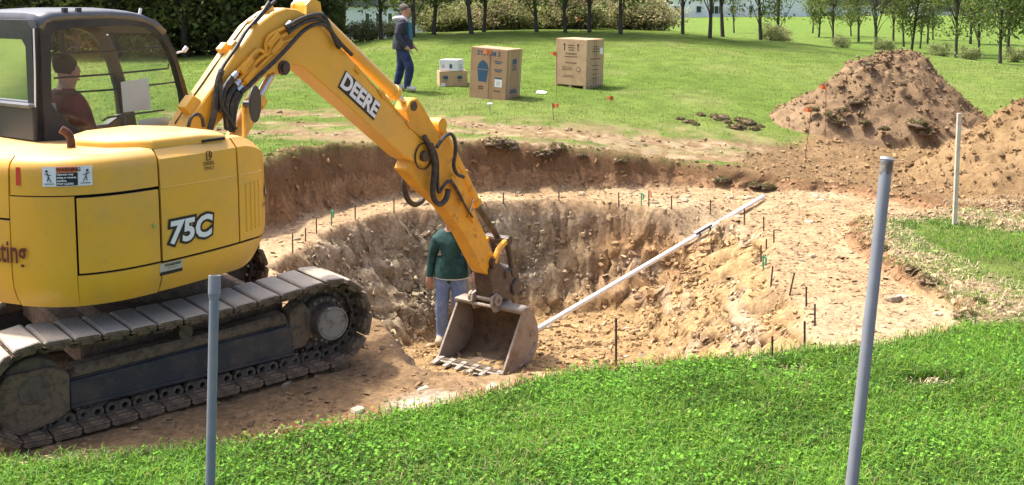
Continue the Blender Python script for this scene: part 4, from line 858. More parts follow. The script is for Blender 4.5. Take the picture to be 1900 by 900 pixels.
def person(name, J, mats, loc, rz, label, hairm, hands=True, scale=1.):
    """J: joint -> (xyz, radius, material); chains are linked below"""
    V = []; E = []; Rd = []; T = []; ix = {}
    def add(k, p, r, t): ix[k] = len(V); V.append(Vector(p)); Rd.append(r if isinstance(r, tuple) else (r, r)); T.append(t)
    for k, (p, r, t) in J.items(): add(k, p, r, t)
    def ch(*ks):
        for a, b in zip(ks, ks[1:]): E.append((ix[a], ix[b]))
    ch('pelvis', 'belly', 'chest', 'collar', 'neck', 'jaw', 'skull', 'crown')
    for s in 'LR':
        ch('collar', 'shoulder'+s, 'elbow'+s, 'wrist'+s, 'palm'+s); ch('pelvis', 'hip'+s, 'knee'+s, 'ankle'+s, 'toe'+s)
        if hands:
            w = J['wrist'+s][0]; p = J['palm'+s][0]; d = (Vector(p)-Vector(w)).normalized(); side = d.cross(Vector((1, 0, .2))).normalized() if abs(d.x) < .8 else d.cross(Vector((0, 0, 1))).normalized(); cur = d.cross(side)
            for f, (o, ln) in enumerate(((-.030, .055), (-.010, .068), (.010, .064), (.028, .05))):
                b = Vector(p)+d*.02+side*o; add('f%s%d' % (s, f), b, .0095, T[ix['palm'+s]]); add('g%s%d' % (s, f), b+d*ln*.6+cur*.012, .0085, T[ix['palm'+s]]); add('h%s%d' % (s, f), b+d*ln*.85+cur*.035, .0075, T[ix['palm'+s]])
                ch('palm'+s, 'f%s%d' % (s, f), 'g%s%d' % (s, f), 'h%s%d' % (s, f))
            b = Vector(w)*.5+Vector(p)*.5-side*.035; add('t'+s, b, .011, T[ix['palm'+s]]); add('u'+s, b+d*.05-side*.012+cur*.02, .009, T[ix['palm'+s]]); ch('palm'+s, 't'+s, 'u'+s)
    sk = Vector(J['skull'][0]); fwd = Vector(J['nose'][0])-sk; ch('skull', 'nose')
    me = bpy.data.meshes.new(name); me.from_pydata(V, E, []); o = bpy.data.objects.new(name, me); COL.objects.link(o)
    m1 = o.modifiers.new('skin', 'SKIN'); m1.use_smooth_shade = True
    for i, sv in enumerate(me.skin_vertices[0].data): sv.radius = Rd[i]; sv.use_root = (i == ix['pelvis'])
    m2 = o.modifiers.new('sub', 'SUBSURF'); m2.levels = 2; m2.render_levels = 2
    dg = bpy.context.evaluated_depsgraph_get(); nm = bpy.data.meshes.new_from_object(o.evaluated_get(dg)); o.modifiers.clear(); o.data = nm; bpy.data.meshes.remove(me)
    names = []
    for t in T:
        if t not in names: names.append(t)
    nm.materials.clear()
    for t in names: nm.materials.append(PM[t])
    A = np.array([V[a] for a, b in E]); B = np.array([V[b] for a, b in E]); n = len(nm.polygons); cn = np.zeros(n*3); nm.polygons.foreach_get('center', cn); cn = cn.reshape(-1, 3)
    best = np.full(n, 1e9); mi = np.zeros(n, int)
    for k, (a, b) in enumerate(E):
        e = B[k]-A[k]; t = np.clip(((cn-A[k])@e)/(e@e), 0, 1); d = np.linalg.norm(cn-A[k]-t[:, None]*e, axis=1)-(Rd[a][0]*(1-t)+Rd[b][0]*t)*.6
        w = d < best; best = np.where(w, d, best); mi = np.where(w, names.index(T[b]), mi)
    nm.polygons.foreach_set('material_index', mi.astype(np.int32)); nm.polygons.foreach_set('use_smooth', [True]*n)
    o.location = loc; o.rotation_euler = (0, 0, rz); o.scale = (scale,)*3; prop(o, label, 'person')
    # hair: a cap over the skull, open at the face
    hr = MB(); vs = []; fs = []; N, M_ = 20, 9; f = fwd.normalized(); up = (Vector(J['crown'][0])-Vector(J['jaw'][0])).normalized(); sd = up.cross(f).normalized(); c = sk+up*.035-f*.008; rr = random.Random(5)
    for i in range(M_+1):
        th = i/M_
        for j in range(N):
            a = 2*math.pi*j/N; fr = max(0, math.cos(a)); mx = R(122-68*fr**.6); t = th*mx; q = 1+rr.uniform(-.04, .04)
            vs.append(c+(f*math.cos(a)*.104+sd*math.sin(a)*.086)*math.sin(t)*q+up*math.cos(t)*.106*q)
    for i in range(M_):
        for j in range(N): fs.append((i*N+j, i*N+(j+1) % N, (i+1)*N+(j+1) % N, (i+1)*N+j))
    hr.add(vs, fs); hr.build('hair', PM[hairm], o, smooth=True)
    for s in (-1, 1): e = MB(); p = sk+sd*s*.088-f*.0+up*-.01; e.cyl(p-sd*s*.012, p+sd*s*.008, .026, .018, n=10); e.build('ear', PM['skin'], o, bevel=.006, smooth=True)
    for s in (-1, 1): e = MB(); p = sk+f*.086+sd*s*.032+up*.018; e.cyl(p-f*.01, p+f*.006, .009, .006, n=8); e.build('eye', PM['hair'], o)
    e = MB(); p = sk+f*.082-up*.052; e.box(p, (.012, .045, .009)); e.build('mouth', PM['maroon'], o)
    return o
def standing(top, legs, feet, P, sleeve=None):
    b = dict(pelvis=((0, 0, .93), (.155, .115), legs), belly=((.0, 0, 1.08), (.165, .125), top), chest=((.0, 0, 1.28), (.185, .135), top), collar=((.0, 0, 1.41), (.13, .105), top),
      neck=((.015, 0, 1.51), .058, 'skin'), jaw=((.03, 0, 1.575), (.068, .072), 'skin'), skull=((.025, 0, 1.65), (.088, .098), 'skin'), crown=((.01, 0, 1.735), (.07, .075), 'skin'), nose=((.125, 0, 1.632), .016, 'skin'))
    for s, y in (('L', 1), ('R', -1)):
        b.update({'shoulder'+s: ((0, .175*y, 1.40), .088, top), 'elbow'+s: ((-.01, .24*y, 1.13), .066, top), 'wrist'+s: ((.05, .25*y, .90), .05, top), 'palm'+s: ((.07, .25*y, .81), (.03, .042), 'skin'),
          'hip'+s: ((0, .095*y, .86), .118, legs), 'knee'+s: ((.02, .11*y, .48), .088, legs), 'ankle'+s: ((-.02, .11*y, .09), .075, legs), 'toe'+s: ((.15, .13*y, .045), (.045, .05), feet)})
    for k, p in P.items(): b[k] = (p,)+tuple(b[k][1:])
    return b
g = ground(748, 169)
walker = person('person', standing('navy', 'jeans', 'shoe', dict(hipL=(-.02, .09, .86), kneeL=(-.05, .1, .48), ankleL=(-.14, .1, .10), toeL=(.05, .11, .045), kneeR=(.15, -.1, .50), ankleR=(.08, -.1, .085), toeR=(.26, -.11, .045),
   elbowL=(-.03, .25, 1.14), wristL=(.13, .21, .93), palmL=(.20, .19, .88), elbowR=(-.05, -.25, 1.14), wristR=(.09, -.25, .92), palmR=(.16, -.23, .86), collar=(.01, 0, 1.42), chest=(-.01, 0, 1.28), belly=(.01, 0, 1.08), neck=(.04, 0, 1.51), jaw=(.065, 0, 1.57), skull=(.06, 0, 1.645), crown=(.045, 0, 1.73), nose=(.16, 0, 1.625))), None, g, R(-4), 'man in a dark hooded jacket and blue jeans walking on the lawn', 'greyhair')
walker.scale = (1.14, 1.12, 1.)
m = MB(); m.tube([(.02, .12, 1.49), (-.10, .10, 1.49), (-.15, 0, 1.47), (-.10, -.10, 1.49), (.02, -.12, 1.49), (.09, -.08, 1.43)], .05, 8, 2); m.build('hood', PM['hood'], walker, smooth=True)
m = MB(); m.tube([(.11, -.03, 1.40), (.135, -.04, 1.25), (.14, -.05, 1.05)], .05, 8, 1); m.build('shirt_front', PM['teal'], walker, smooth=True)
m = MB(); m.tube([(0, 0, 1.16), (.005, 0, 1.05), (.0, 0, .93), (.0, 0, .86)], .17, 14, 1, rs=[.19, .215, .228, .225]); m.build('jacket_skirt', PM['navy'], walker, smooth=True).scale = (.82, 1, 1)
g = ground(838, 640)
digger = person('person', standing('green', 'pale', 'boot', dict(kneeL=(.03, .12, .48), ankleL=(0, .14, .09), toeL=(.17, .17, .045), kneeR=(.02, -.12, .48), ankleR=(-.03, -.13, .09), toeR=(.14, -.16, .045), elbowR=(-.02, -.25, 1.14), wristR=(.03, -.275, .90), palmR=(.05, -.28, .81), elbowL=(-.02, .27, 1.13), wristL=(.06, .30, .97), palmL=(.10, .31, .92))), None, g, R(-97), 'man in a dark green sweater and pale jeans standing in the pit', 'hair', scale=.97)
m = MB(); m.tube([(.0, 0, 1.15), (.0, 0, 1.02), (.0, 0, .9)], .17, 14, 1, rs=[.19, .215, .225]); m.build('sweater_hem', PM['green'], digger, smooth=True).scale = (.72, 1, 1)
m = MB(); m.tube([(.0, 0, .93), (.0, 0, .885)], .17, 14, 0, rs=[.215, .218]); m.build('shirt_tail', Mt['white'], digger, smooth=True).scale = (.70, 1, 1)
# shovel shaft in his hand
c, s_ = math.cos(R(-97)), math.sin(R(-97)); hx, hy = .10*.97+.03, .31*.97; wp = Vector((g.x+hx*c-hy*s_, g.y+hx*s_+hy*c, 0)); zb = gz(wp.x+.02, wp.y)
m = MB(); m.cyl((0, 0, -.02), (0.0, 0, 1.25), .017, n=10); wood = mat('ash_handle', (.50, .30, .11), .6, n2=(.4, .22, .08), nscale=14)
sh_ = empty('shovel', (wp.x+.03, wp.y, zb), 0, 'upright wooden shovel handle held beside the man in the pit', 'shovel', rot=(R(3), R(4), 0)); m.build('handle', wood, sh_)
m = MB(); m.prism([(-.1, .02), (0, -.06), (.1, .02), (.1, .2), (-.1, .2)], -.008, .012); m.build('blade', Mt['coupler'], sh_, bevel=.004)
# operator
ow = lambda x, y, z: (MX+x*math.cos(UA)-y*math.sin(UA), MY+x*math.sin(UA)+y*math.cos(UA), z)
P = standing('maroon', 'dark', 'boot', {})
sit = dict(pelvis=(0, 0, .10), belly=(-.03, 0, .24), chest=(-.03, 0, .44), collar=(.0, 0, .57), neck=(.02, 0, .66), jaw=(.04, 0, .72), skull=(.04, 0, .795), crown=(.025, 0, .88), nose=(.14, 0, .775))
for s, y in (('L', 1), ('R', -1)): sit.update({'shoulder'+s: (-.01, .19*y, .56), 'elbow'+s: (.05, .25*y, .32), 'wrist'+s: (.26, .23*y, .30), 'palm'+s: (.33, .22*y, .31), 'hip'+s: (.06, .1*y, .09), 'knee'+s: (.44, .13*y, .11), 'ankle'+s: (.46, .13*y, -.02), 'toe'+s: (.58, .13*y, -.05)})
for k, p in sit.items(): P[k] = (p,)+tuple(P[k][1:])
oper = person('person', P, None, ow(-.24, .66, 1.45), UA, 'operator in a maroon shirt seated inside the excavator cab', 'hair')
# ================================================================ cartons on the lawn
CB = mat('cardboard', (.42, .265, .145), .85, n2=(.36, .22, .12), nscale=4, nlo=.4, nhi=.7, bump=.1, bscale=20)
CB2 = mat('pale_cardboard', (.50, .34, .20), .85, n2=(.44, .29, .165), nscale=4, bump=.1, bscale=20)
CW = mat('white_carton', (.72, .73, .76), .8, n2=(.66, .67, .70), nscale=5)
TP_ = mat('tape', (.55, .42, .27), .35); BLU = mat('blue_print', (.03, .09, .16), .7); PAL = mat('pallet_wood', (.42, .32, .2), .85, n2=(.3, .22, .14), nscale=10)
PRN = mat('faded_print', (.14, .085, .045), .8)
def carton(name, loc, yaw, w, d, h, matl, label, tilt=(0, 0), group=None, topm=None):
    e = empty(name, loc, 0, label, 'carton', group, rot=(tilt[0], tilt[1], yaw))
    m = MB(); m.box((0, 0, h/2), (w, d, h)); m.build('carton_body', matl, e, bevel=.006)
    for s in (-1, 1): m = MB(); m.box((0, s*d*.25, h+.002), (w-.004, d*.5-.006, .005)); m.build('top_flap', topm or matl, e)
    m = MB(); m.box((0, 0, h+.006), (w*.98, .06, .002)); m.build('tape', TP_, e)
    return e
def onface(e, face, geo, u, v, w, d, matl, name, off=.003):      # face 'f': -y, 'r': +x ; u across, v up
    vs, fs = geo
    P_ = [((u+x), -d/2-off, v+y) for x, y in vs] if face == 'f' else [(w/2+off, u+x, v+y) for x, y in vs]
    return raw(name, P_, fs, matl, e)
def lines(e, face, u, v, wid, n, w, d, step=.03, h=.014, matl=None, seed=0):
    r = random.Random(seed)
    for i in range(n): l = wid*r.uniform(.6, 1.); onface(e, face, rectgeo(l, h, -(wid-l)/2*0), u, v-i*step, w, d, matl or PRN, 'print_line')
g1 = ground(937, 186); yaw = R(-28)
w, d, h = .82, .62, 1.02
def place(corner, yaw, w, d):          # put the near vertical edge (+x,-y corner) at a ground point
    c = Vector((w/2*math.cos(yaw)+d/2*math.sin(yaw), w/2*math.sin(yaw)-d/2*math.cos(yaw), 0)); return Vector((corner.x, corner.y, corner.z-.02))-c
p1 = place(g1, yaw, w, d); b1 = carton('cardboard_carton', p1, yaw, w, d, h, CB, 'tall brown carton printed with a blue pool filter and SYSTEM 3', (0, R(3.5)))
onface(b1, 'f', textgeo('SYSTEM 3', .125, .004), 0, h-.10, w, d, BLU, 'carton_lettering')
fl = [(-.09, -.2), (.09, -.2), (.115, .0), (.13, .02), (.13, .06), (.12, .08), (.10, .15), (.05, .20), (.02, .205), (.02, .225), (-.02, .225), (-.02, .205), (-.05, .20), (-.10, .15), (-.12, .08), (-.13, .06), (-.13, .02), (-.115, 0)]
onface(b1, 'f', (fl, [tuple(range(len(fl)))]), -.12, .56, w, d, BLU, 'filter_picture'); onface(b1, 'f', rectgeo(.26, .012), -.12, .60, w, d, CB, 'picture_band', .005)
onface(b1, 'f', rectgeo(.16, .15, 0, 0), .24, .36, w, d, Mt['white'], 'shipping_label'); onface(b1, 'f', rectgeo(.16, .03), .24, .455, w, d, BLU, 'label_band'); lines(b1, 'f', .24, .40, .12, 4, w, d, .025, .008, Mt['blackp'], 3)
for v in (.78, .62): lines(b1, 'f', .22, v, .2, 2, w, d, .035, .02, BLU, int(v*100))
lines(b1, 'f', -.15, .26, .14, 2, w, d, .04, .025, PRN, 5); lines(b1, 'f', .22, .2, .16, 1, w, d, .04, .025, PRN, 6)
onface(b1, 'f', rectgeo(.012, .95), .03, .5, w, d, PRN, 'strap')
onface(b1, 'r', rectgeo(.17, .1), 0, .78, w, d, BLU, 'carton_print'); lines(b1, 'r', 0, .70, .24, 3, w, d, .04, .02, BLU, 7); lines(b1, 'r', 0, .22, .3, 2, w, d, .04, .03, BLU, 8)
for u in (-.2, .24): onface(b1, 'r', rectgeo(.03, 1.0), u, .51, w, d, TP_, 'tape')
g2 = ground(1087, 166); w2, d2, h2 = .78, .70, .97; yaw2 = R(-36)
p2 = place(g2, yaw2, w2, d2)
pal = empty('wooden_pallet', p2, yaw2, 'low wooden pallet under the tall brown carton with black arrows', 'pallet')
for i in range(5): m = MB(); m.box((0, -d2*.5+.07+i*(d2-.1)/4.6, .088), (w2+.06, .09, .018)); m.build('deck_board', PAL, pal)
for x in (-.36, 0, .36): m = MB(); m.box((x, 0, .04), (.06, d2+.02, .078)); m.build('stringer', PAL, pal)
b2 = carton('cardboard_carton', p2+Vector((0, 0, .097)), yaw2, w2, d2, h2, CB2, 'tall brown carton with black arrows and fine print standing on a pallet', (0, R(1.5)))
for s in (-1, 1): onface(b2, 'f', rectgeo(.018, .13), s*.17, .79, w2, d2, Mt['blackp'], 'arrow_bar'); onface(b2, 'f', ([(-.03, 0), (.03, 0), (0, .05)], [(0, 1, 2)]), s*.17, .84, w2, d2, Mt['blackp'], 'arrow_head')
lines(b2, 'f', 0, .84, .2, 3, w2, d2, .05, .022, PRN, 9); onface(b2, 'f', textgeo('WARNING', .06, .002), 0, .66, w2, d2, PRN, 'carton_lettering'); lines(b2, 'f', 0, .60, .4, 1, w2, d2, .04, .02, PRN, 10); lines(b2, 'f', 0, .47, .36, 1, w2, d2, .04, .02, PRN, 11); lines(b2, 'f', -.1, .38, .3, 3, w2, d2, .03, .012, PRN, 12); onface(b2, 'f', disc(.055, .055), .19, .34, w2, d2, PRN, 'round_mark'); onface(b2, 'f', disc(.042, .042), .19, .34, w2, d2, CB2, 'round_mark_centre', .005); lines(b2, 'f', -.05, .2, .34, 2, w2, d2, .03, .012, PRN, 13)
for u in (-.05, .03): onface(b2, 'r', rectgeo(.012, h2-.02), u, h2/2, w2, d2, Mt['blackp'], 'strap')
lines(b2, 'r', 0, .82, .3, 3, w2, d2, .05, .02, PRN, 14); onface(b2, 'r', rectgeo(.13, .14), .24, .72, w2, d2, Mt['white'], 'shipping_label'); lines(b2, 'r', 0, .56, .4, 1, w2, d2, .04, .02, PRN, 15); lines(b2, 'r', 0, .42, .36, 4, w2, d2, .09, .014, PRN, 16)
g3 = ground(838, 160); yaw3 = R(12); w3, d3, h3 = .60, .42, .33
p3 = Vector((g3.x, g3.y+.2, g3.z-.015)); b3 = carton('cardboard_carton', p3, yaw3, w3, d3, h3, CB2, 'small brown carton with blue print under a white carton', (0, 0))
for u in (-.17, .13): onface(b3, 'f', rectgeo(.10, .075), u, .20, w3, d3, BLU, 'carton_print'); lines(b3, 'f', u, .13, .1, 1, w3, d3, .03, .012, BLU, 17)
onface(b3, 'f', rectgeo(.1, .07), -.23, .05, w3, d3, Mt['white'], 'shipping_label')
b4 = carton('white_carton', p3+Vector((-.01, -.02, h3+.008)), R(-18), .42, .34, .235, CW, 'small white carton stacked on a brown carton', topm=CW)
onface(b4, 'f', rectgeo(.06, .09), .05, .1, .42, .34, BLU, 'carton_print'); lines(b4, 'f', -.12, .12, .1, 2, .42, .34, .04, .012, BLU, 18); lines(b4, 'r', 0, .12, .16, 2, .42, .34, .05, .012, BLU, 19)
# ================================================================ stakes, flags, pipes
REB = mat('rusty_rebar', (.085, .045, .03), .85, n2=(.05, .03, .022), nscale=40); ORG = mat('orange_flagging', (.70, .20, .06), .6); GRN = mat('green_ribbon', (.06, .30, .14), .6); WIRE = mat('flag_wire', (.22, .09, .05), .6)
def upright(px, top, bot, px_top=None):
    g = ground(px, bot); Yd = g.y; r = ray(px_top or px, top); t = Yd/r[1]; tp_ = np.array([0, 0, CAM_H])+r*t; return g, Vector(tp_)
STK = [(493, 477, 489, 0), (543, 432, 467, 0), (567, 423, 447, 0), (587, 405, 433, 0), (615, 390, 419, 'g'), (659, 380, 407, 0), (731, 368, 393, 0), (934, 357, 374, 0), (1037, 355, 372, 0), (1148, 357, 377, 0), (1190, 358, 381, 'g'), (1204, 353, 383, 'o'), (1246, 363, 388, 0), (1318, 370, 398, 0), (1381, 387, 418, 0), (1417, 402, 429, 0), (1436, 427, 450, 't'), (1422, 443, 468, 0), (1412, 455, 484, 0), (1416, 474, 501, 'g'), (1430, 494, 533, 0, 1434), (1465, 506, 548, 0, 1474), (1496, 532, 570, 0), (1512, 564, 604, 0), (1493, 596, 648, 0), (1433, 624, 668, 0), (1143, 590, 684, 0)]
def vert(name, px, top, bot, pt=None, r=.008, matl=REB, label=None, group=None, cat='stake', n=6):
    g, t = upright(px, top, bot, pt); e = empty(name, g, 0, label, cat, group); m = MB(); v = t-g; d_ = v.normalized(); m.cyl(-d_*.08, v, r, n=n); m.build('rod', matl, e, smooth=n > 7); return e, v
for q in STK:
    k = q[3]; lab = {0: 'thin rusty steel pin driven in at the rim of the pit', 'g': 'thin pin with a green ribbon at the rim of the pit', 'o': 'thin pin tipped with orange ribbon behind the pit', 't': 'thin steel pin with a bent head at the rim of the pit'}[k]
    e, v = vert('rebar_stake', q[0], q[1], q[2], q[4] if len(q) > 4 else None, .0085, GRN if k == 'g' else REB, lab, 'steel pins around the pit rim')
    if k in ('g', 'o'): m = MB(); m.tube([v, v+Vector((.03, -.02, -.03)), v+Vector((.02, -.03, -.09))], .012, 5, 1); m.build('ribbon', GRN if k == 'g' else ORG, e)
    if k == 't': m = MB(); m.tube([v, v+Vector((.05, 0, .005)), v+Vector((.09, 0, -.01))], .007, 5, 1); m.build('bent_head', REB, e)
def flag(px, top, bot, label, pt=None, size=.11, side=-1):
    e, v = vert('marker_flag', px, top, bot, pt, .006, WIRE, label, 'orange marker flags', 'flag'); s = size; r = random.Random(px)
    m = MB(); vs = []; n = 5
    for i in range(n+1):
        for j in (0, 1): vs.append((v.x+side*s*1.15*i/n, v.y+math.sin(i*1.6)*.02, v.z-j*s*(.8-.3*i/n)-.02*i/n*s*10*(.4)))
    m.add(vs, [(2*i, 2*i+2, 2*i+3, 2*i+1) for i in range(n)]); f = m.build('flag_cloth', ORG, e); sm = f.modifiers.new('s', 'SOLIDIFY'); sm.thickness = .003
flag(911, 92, 189, 'orange flag on a tall wire in front of the blue printed carton', None, .13); flag(1033, 96, 173, 'orange flag on a tall wire between the two tall cartons', None, .11)
flag(1027, 192, 222, 'short orange flag in the lawn below the two tall cartons', 1025, .10, 1); flag(1132, 178, 190, 'orange flag lying low beside the pallet', 1138, .11); flag(1494, 200, 292, 'leaning orange flag stake beside the churned soil', 1506, .10); flag(1531, 158, 256, 'tall orange flag stake at the foot of the far spoil heap', 1533, .10); flag(1077, 33, 62, 'far orange flag near the tree line', None, .12)
e, v = vert('survey_stake', 909, 194, 208, None, .012, PAL, 'short stake with a white cap in front of the blue printed carton', None, 'stake'); m = MB(); m.box(v+Vector((0, 0, .01)), (.09, .07, .035)); m.build('stake_cap', Mt['white'], e, bevel=.006)
g = ground(1004, 174); m = MB(); m.add([(-.11, -.08, .02), (.09, -.09, .012), (.12, .07, .035), (-.08, .09, .05), (0, 0, .07)], [(0, 1, 4), (1, 2, 4), (2, 3, 4), (3, 0, 4), (0, 3, 2, 1)]); prop(m.build('crumpled_paper', Mt['paper'], loc=g), 'crumpled white paper on the grass between the cartons', 'litter')
# wooden lath at right
LATH = mat('lath_wood', (.60, .53, .42), .7, n2=(.5, .43, .33), nscale=9); g, t = upright(1771, 210, 417, 1773); v = t-g
e = prop(MB().box((0, 0, v.z/2-.06), (.05, .03, v.z+.12)).build('wooden_lath', LATH, loc=g, rot=(0, 0, R(10)), bevel=.003), 'tall pale wooden lath standing in the grass island', 'stake')
# foreground conduit posts
PVC = mat('grey_conduit', (.15, .185, .21), .45, n2=(.19, .215, .235), nscale=6, nlo=.4, nhi=.7, dust=(.27, .24, .19), dustz=3.)
PVC2 = mat('pale_grey_conduit', (.195, .21, .24), .45, n2=(.24, .25, .275), nscale=5, nlo=.4, nhi=.7, dust=(.30, .28, .24), dustz=3.)
def post(xt, yt, xb, yb, dt, label, matl, r, coupling):
    rt = ray(xt, yt); top = Vector(np.array([0, 0, CAM_H])+rt*dt); rb_ = ray(xb, yb); bot = Vector(np.array([0, 0, CAM_H])+rb_*(dt*.985)); dv = (bot-top).normalized(); zg = .05
    foot = top+dv*((zg-.1-top.z)/dv.z); e = empty('conduit_post', Vector((foot.x, foot.y, zg)), 0, label, 'post'); L = top-Vector((foot.x, foot.y, zg)); F0 = Vector((0, 0, -.1))
    m = MB(); m.tube([F0, F0*.5+L*.5, L], r, 20, 1); m.build('pipe', matl, e, smooth=True)
    u = (L-F0).normalized()
    if coupling: m = MB(); m.ring(L-u*.05, u, r*1.28, r*.92, .075, 20); m.cyl(L-u*.075, L-u*.05, r*1.02, r*1.28, n=20, cap=False); m.build('coupling', PVC2, e, smooth=True)
    else: m = MB(); m.ring(L-u*.004, u, r*1.1, r*.88, .01, 20); m.build('pipe_lip', Mt['white'], e, smooth=True); m = MB(); m.add([L+u*z_+(Vector((math.cos(a_), math.sin(a_), 0))*r*1.07) for a_ in [2.2+i_*.36 for i_ in range(13)] for z_ in (-.008, -.035-.03*abs(math.sin(a_*2.3)))], [(2*i_, 2*i_+2, 2*i_+3, 2*i_+1) for i_ in range(12)]); m.build('torn_tape', Mt['hub'], e, smooth=True)
post(398, 522, 390, 900, 4.4, 'grey conduit post with a wider collar on top before the tracks', PVC, .0205, True)
post(1646, 294, 1580, 900, 4.2, 'tall leaning grey conduit post with an open top', PVC2, .0245, False)
# white pipe with a level
g0 = Vector(PIPE0); E1 = Vector(PIPE1); dv = (E1-g0); E2 = Vector(PIPE2)
WP = mat('white_pvc', (.78, .78, .76), .4); e = empty('measuring_pipe', g0, 0, 'long white plastic pipe reaching from the shelf down into the pit', 'pipe'); m = MB(); m.cyl((0, 0, 0), E2-g0, .03, n=14); m.build('pipe', WP, e, smooth=True)
q = Vector(ray(1292, 431)); tt = .30; c = g0+dv*tt; u = dv.normalized(); sd = Vector((-u.y, u.x, 0)).normalized(); up = u.cross(sd)*-1
if up.z < 0: up = -up
lv = empty('spirit_level', c, 0, 'short black and white spirit level fixed on the white pipe', 'level')
for nm, off, hw, mt_ in (('level_body', .045, .018, WP), ('level_rail', .03, .022, Mt['plastic'])):
    m = MB(); vs = []
    for a in (-.16, .16):
        for b in (-1, 1):
            for c_ in (-1, 1): vs.append(u*a+sd*b*hw+up*(off+c_*.012))
    m.add(vs, [(0, 1, 3, 2), (4, 6, 7, 5), (0, 4, 5, 1), (2, 3, 7, 6), (0, 2, 6, 4), (1, 5, 7, 3)]); m.build(nm, mt_, lv, bevel=.003)
for a in (-.1, .1): m = MB(); m.ring(u*a-u*.012, u, .04, .031, .024, 14); m.build('strap', Mt['plastic'], lv)
# ================================================================ spoil heaps
PLM = colmat('spoil_soil', .95, 14., .25, .7, 40., scale2=4., spec=.1, bdist=.04)
def heap(name, c, rx, ry, h, seed, label, cols, clods):
    n, k = 150, 60; T_, Rr_ = np.meshgrid(np.linspace(0, 2*np.pi, n, endpoint=False), np.linspace(0, 1, k)); T_ = T_.ravel(); Rr_ = Rr_.ravel()
    wob = 1+.16*fbm(np.cos(T_)*1.5+seed, np.sin(T_)*1.5, 1., 3, seed); x = np.cos(T_)*Rr_*rx*wob*1.08; y = np.sin(T_)*Rr_*ry*wob*1.08
    z0 = terrain(x+c[0], y+c[1])[0]
    pr = np.clip(1-Rr_, 0, 1); prof = h*np.clip(1-np.sqrt(Rr_**2+.004)+.05, 0, 2)**1.12*(1+.25*fbm(np.cos(T_)*2+seed, np.sin(T_)*2, 1., 3, seed+9)*Rr_)
    prof = prof*.86+.34*h*np.exp(-(((x-.42*rx)/(.34*rx))**2+((y+.1*ry)/(.4*ry))**2))*pr**.5+.22*h*np.exp(-(((x+.35*rx)/(.3*rx))**2+((y+.3*ry)/(.3*ry))**2))*pr**.5
    zz = z0+np.maximum(prof, 0)*sstep(1., .93, Rr_)+fbm(x, y, 1.2, 4, seed+1)*.24*pr**.5*sstep(1, .9, Rr_)+fbm(x, y, 4.5, 4, seed+2)*.11*sstep(1, .9, Rr_)-.02*sstep(.94, 1, Rr_)
    n1 = fbm(x+z0, y, 1.4, 4, seed+3)*.5+.5; n2 = fbm(x, y, 6., 3, seed+4)*.5+.5
    C_ = mixc(np.tile(cols[0], (len(x), 1)), np.tile(cols[1], (len(x), 1)), sstep(.3, .7, n1*.6+n2*.4)); V_ = np.c_[x, y, zz]; V_[:, :2] += np.c_[fbm(x, y+zz, 4., 3, seed+5), fbm(x-zz, y, 4., 3, seed+6)]*.06*sstep(1, .9, Rr_)[:, None]
    id_ = np.arange(n*k).reshape(k, n); F_ = np.stack([id_[:-1], np.roll(id_[:-1], -1, 1), np.roll(id_[1:], -1, 1), id_[1:]], -1).reshape(-1, 4)[:, ::-1]
    e = empty(name, (c[0], c[1], 0), 0, label, 'soil heap'); link('soil_mound', npmesh('soil_mound', V_, F_, PLM, C_, True), e)
    r = np.random.default_rng(seed); pick = r.integers(0, n*k, clods); pick = pick[Rr_[pick] > .03]; m_ = len(pick); s = .01*(6.5)**(r.random(m_)**3.2); base = V_[pick]+r.normal(0, .02, (m_, 3)); base[:, 2] += s*.2
    dirs = np.array([(1, 0, 0), (0, 1, 0), (-1, 0, 0), (0, -1, 0), (0, 0, 1), (0, 0, -1.)]); vv = base[:, None]+dirs[None]*(s[:, None, None])*r.uniform(.5, 1.3, (m_, 6, 1))+r.normal(0, .15, (m_, 6, 3))*s[:, None, None]
    f = np.array([(0, 1, 4), (1, 2, 4), (2, 3, 4), (3, 0, 4), (1, 0, 5), (2, 1, 5), (3, 2, 5), (0, 3, 5)]); FF = (np.arange(m_)[:, None, None]*6+f).reshape(-1, 3)
    cl = C_[pick]*r.uniform(.7, 1.25, (m_, 1)); o = link('soil_clods', npmesh('soil_clods', vv.reshape(-1, 3), FF, PLM, np.repeat(cl, 6, 0)), e); o['kind'] = 'stuff'
    return e, V_, Rr_
h1, hv, hr_ = heap('spoil_heap', (6.85, 18.85), 1.95, 1.75, 1.42, 71, 'cone of brown topsoil with clumps of turf on the far lawn', (np.array([.29, .20, .118]), np.array([.205, .137, .079])), 3500)
h2, _, _ = heap('spoil_heap', (8.95, 15.2), 2.5, 2.4, 2.0, 83, 'ochre shale spoil heap beyond the wooden lath', (np.array([.29, .195, .10]), np.array([.215, .138, .068])), 8000)
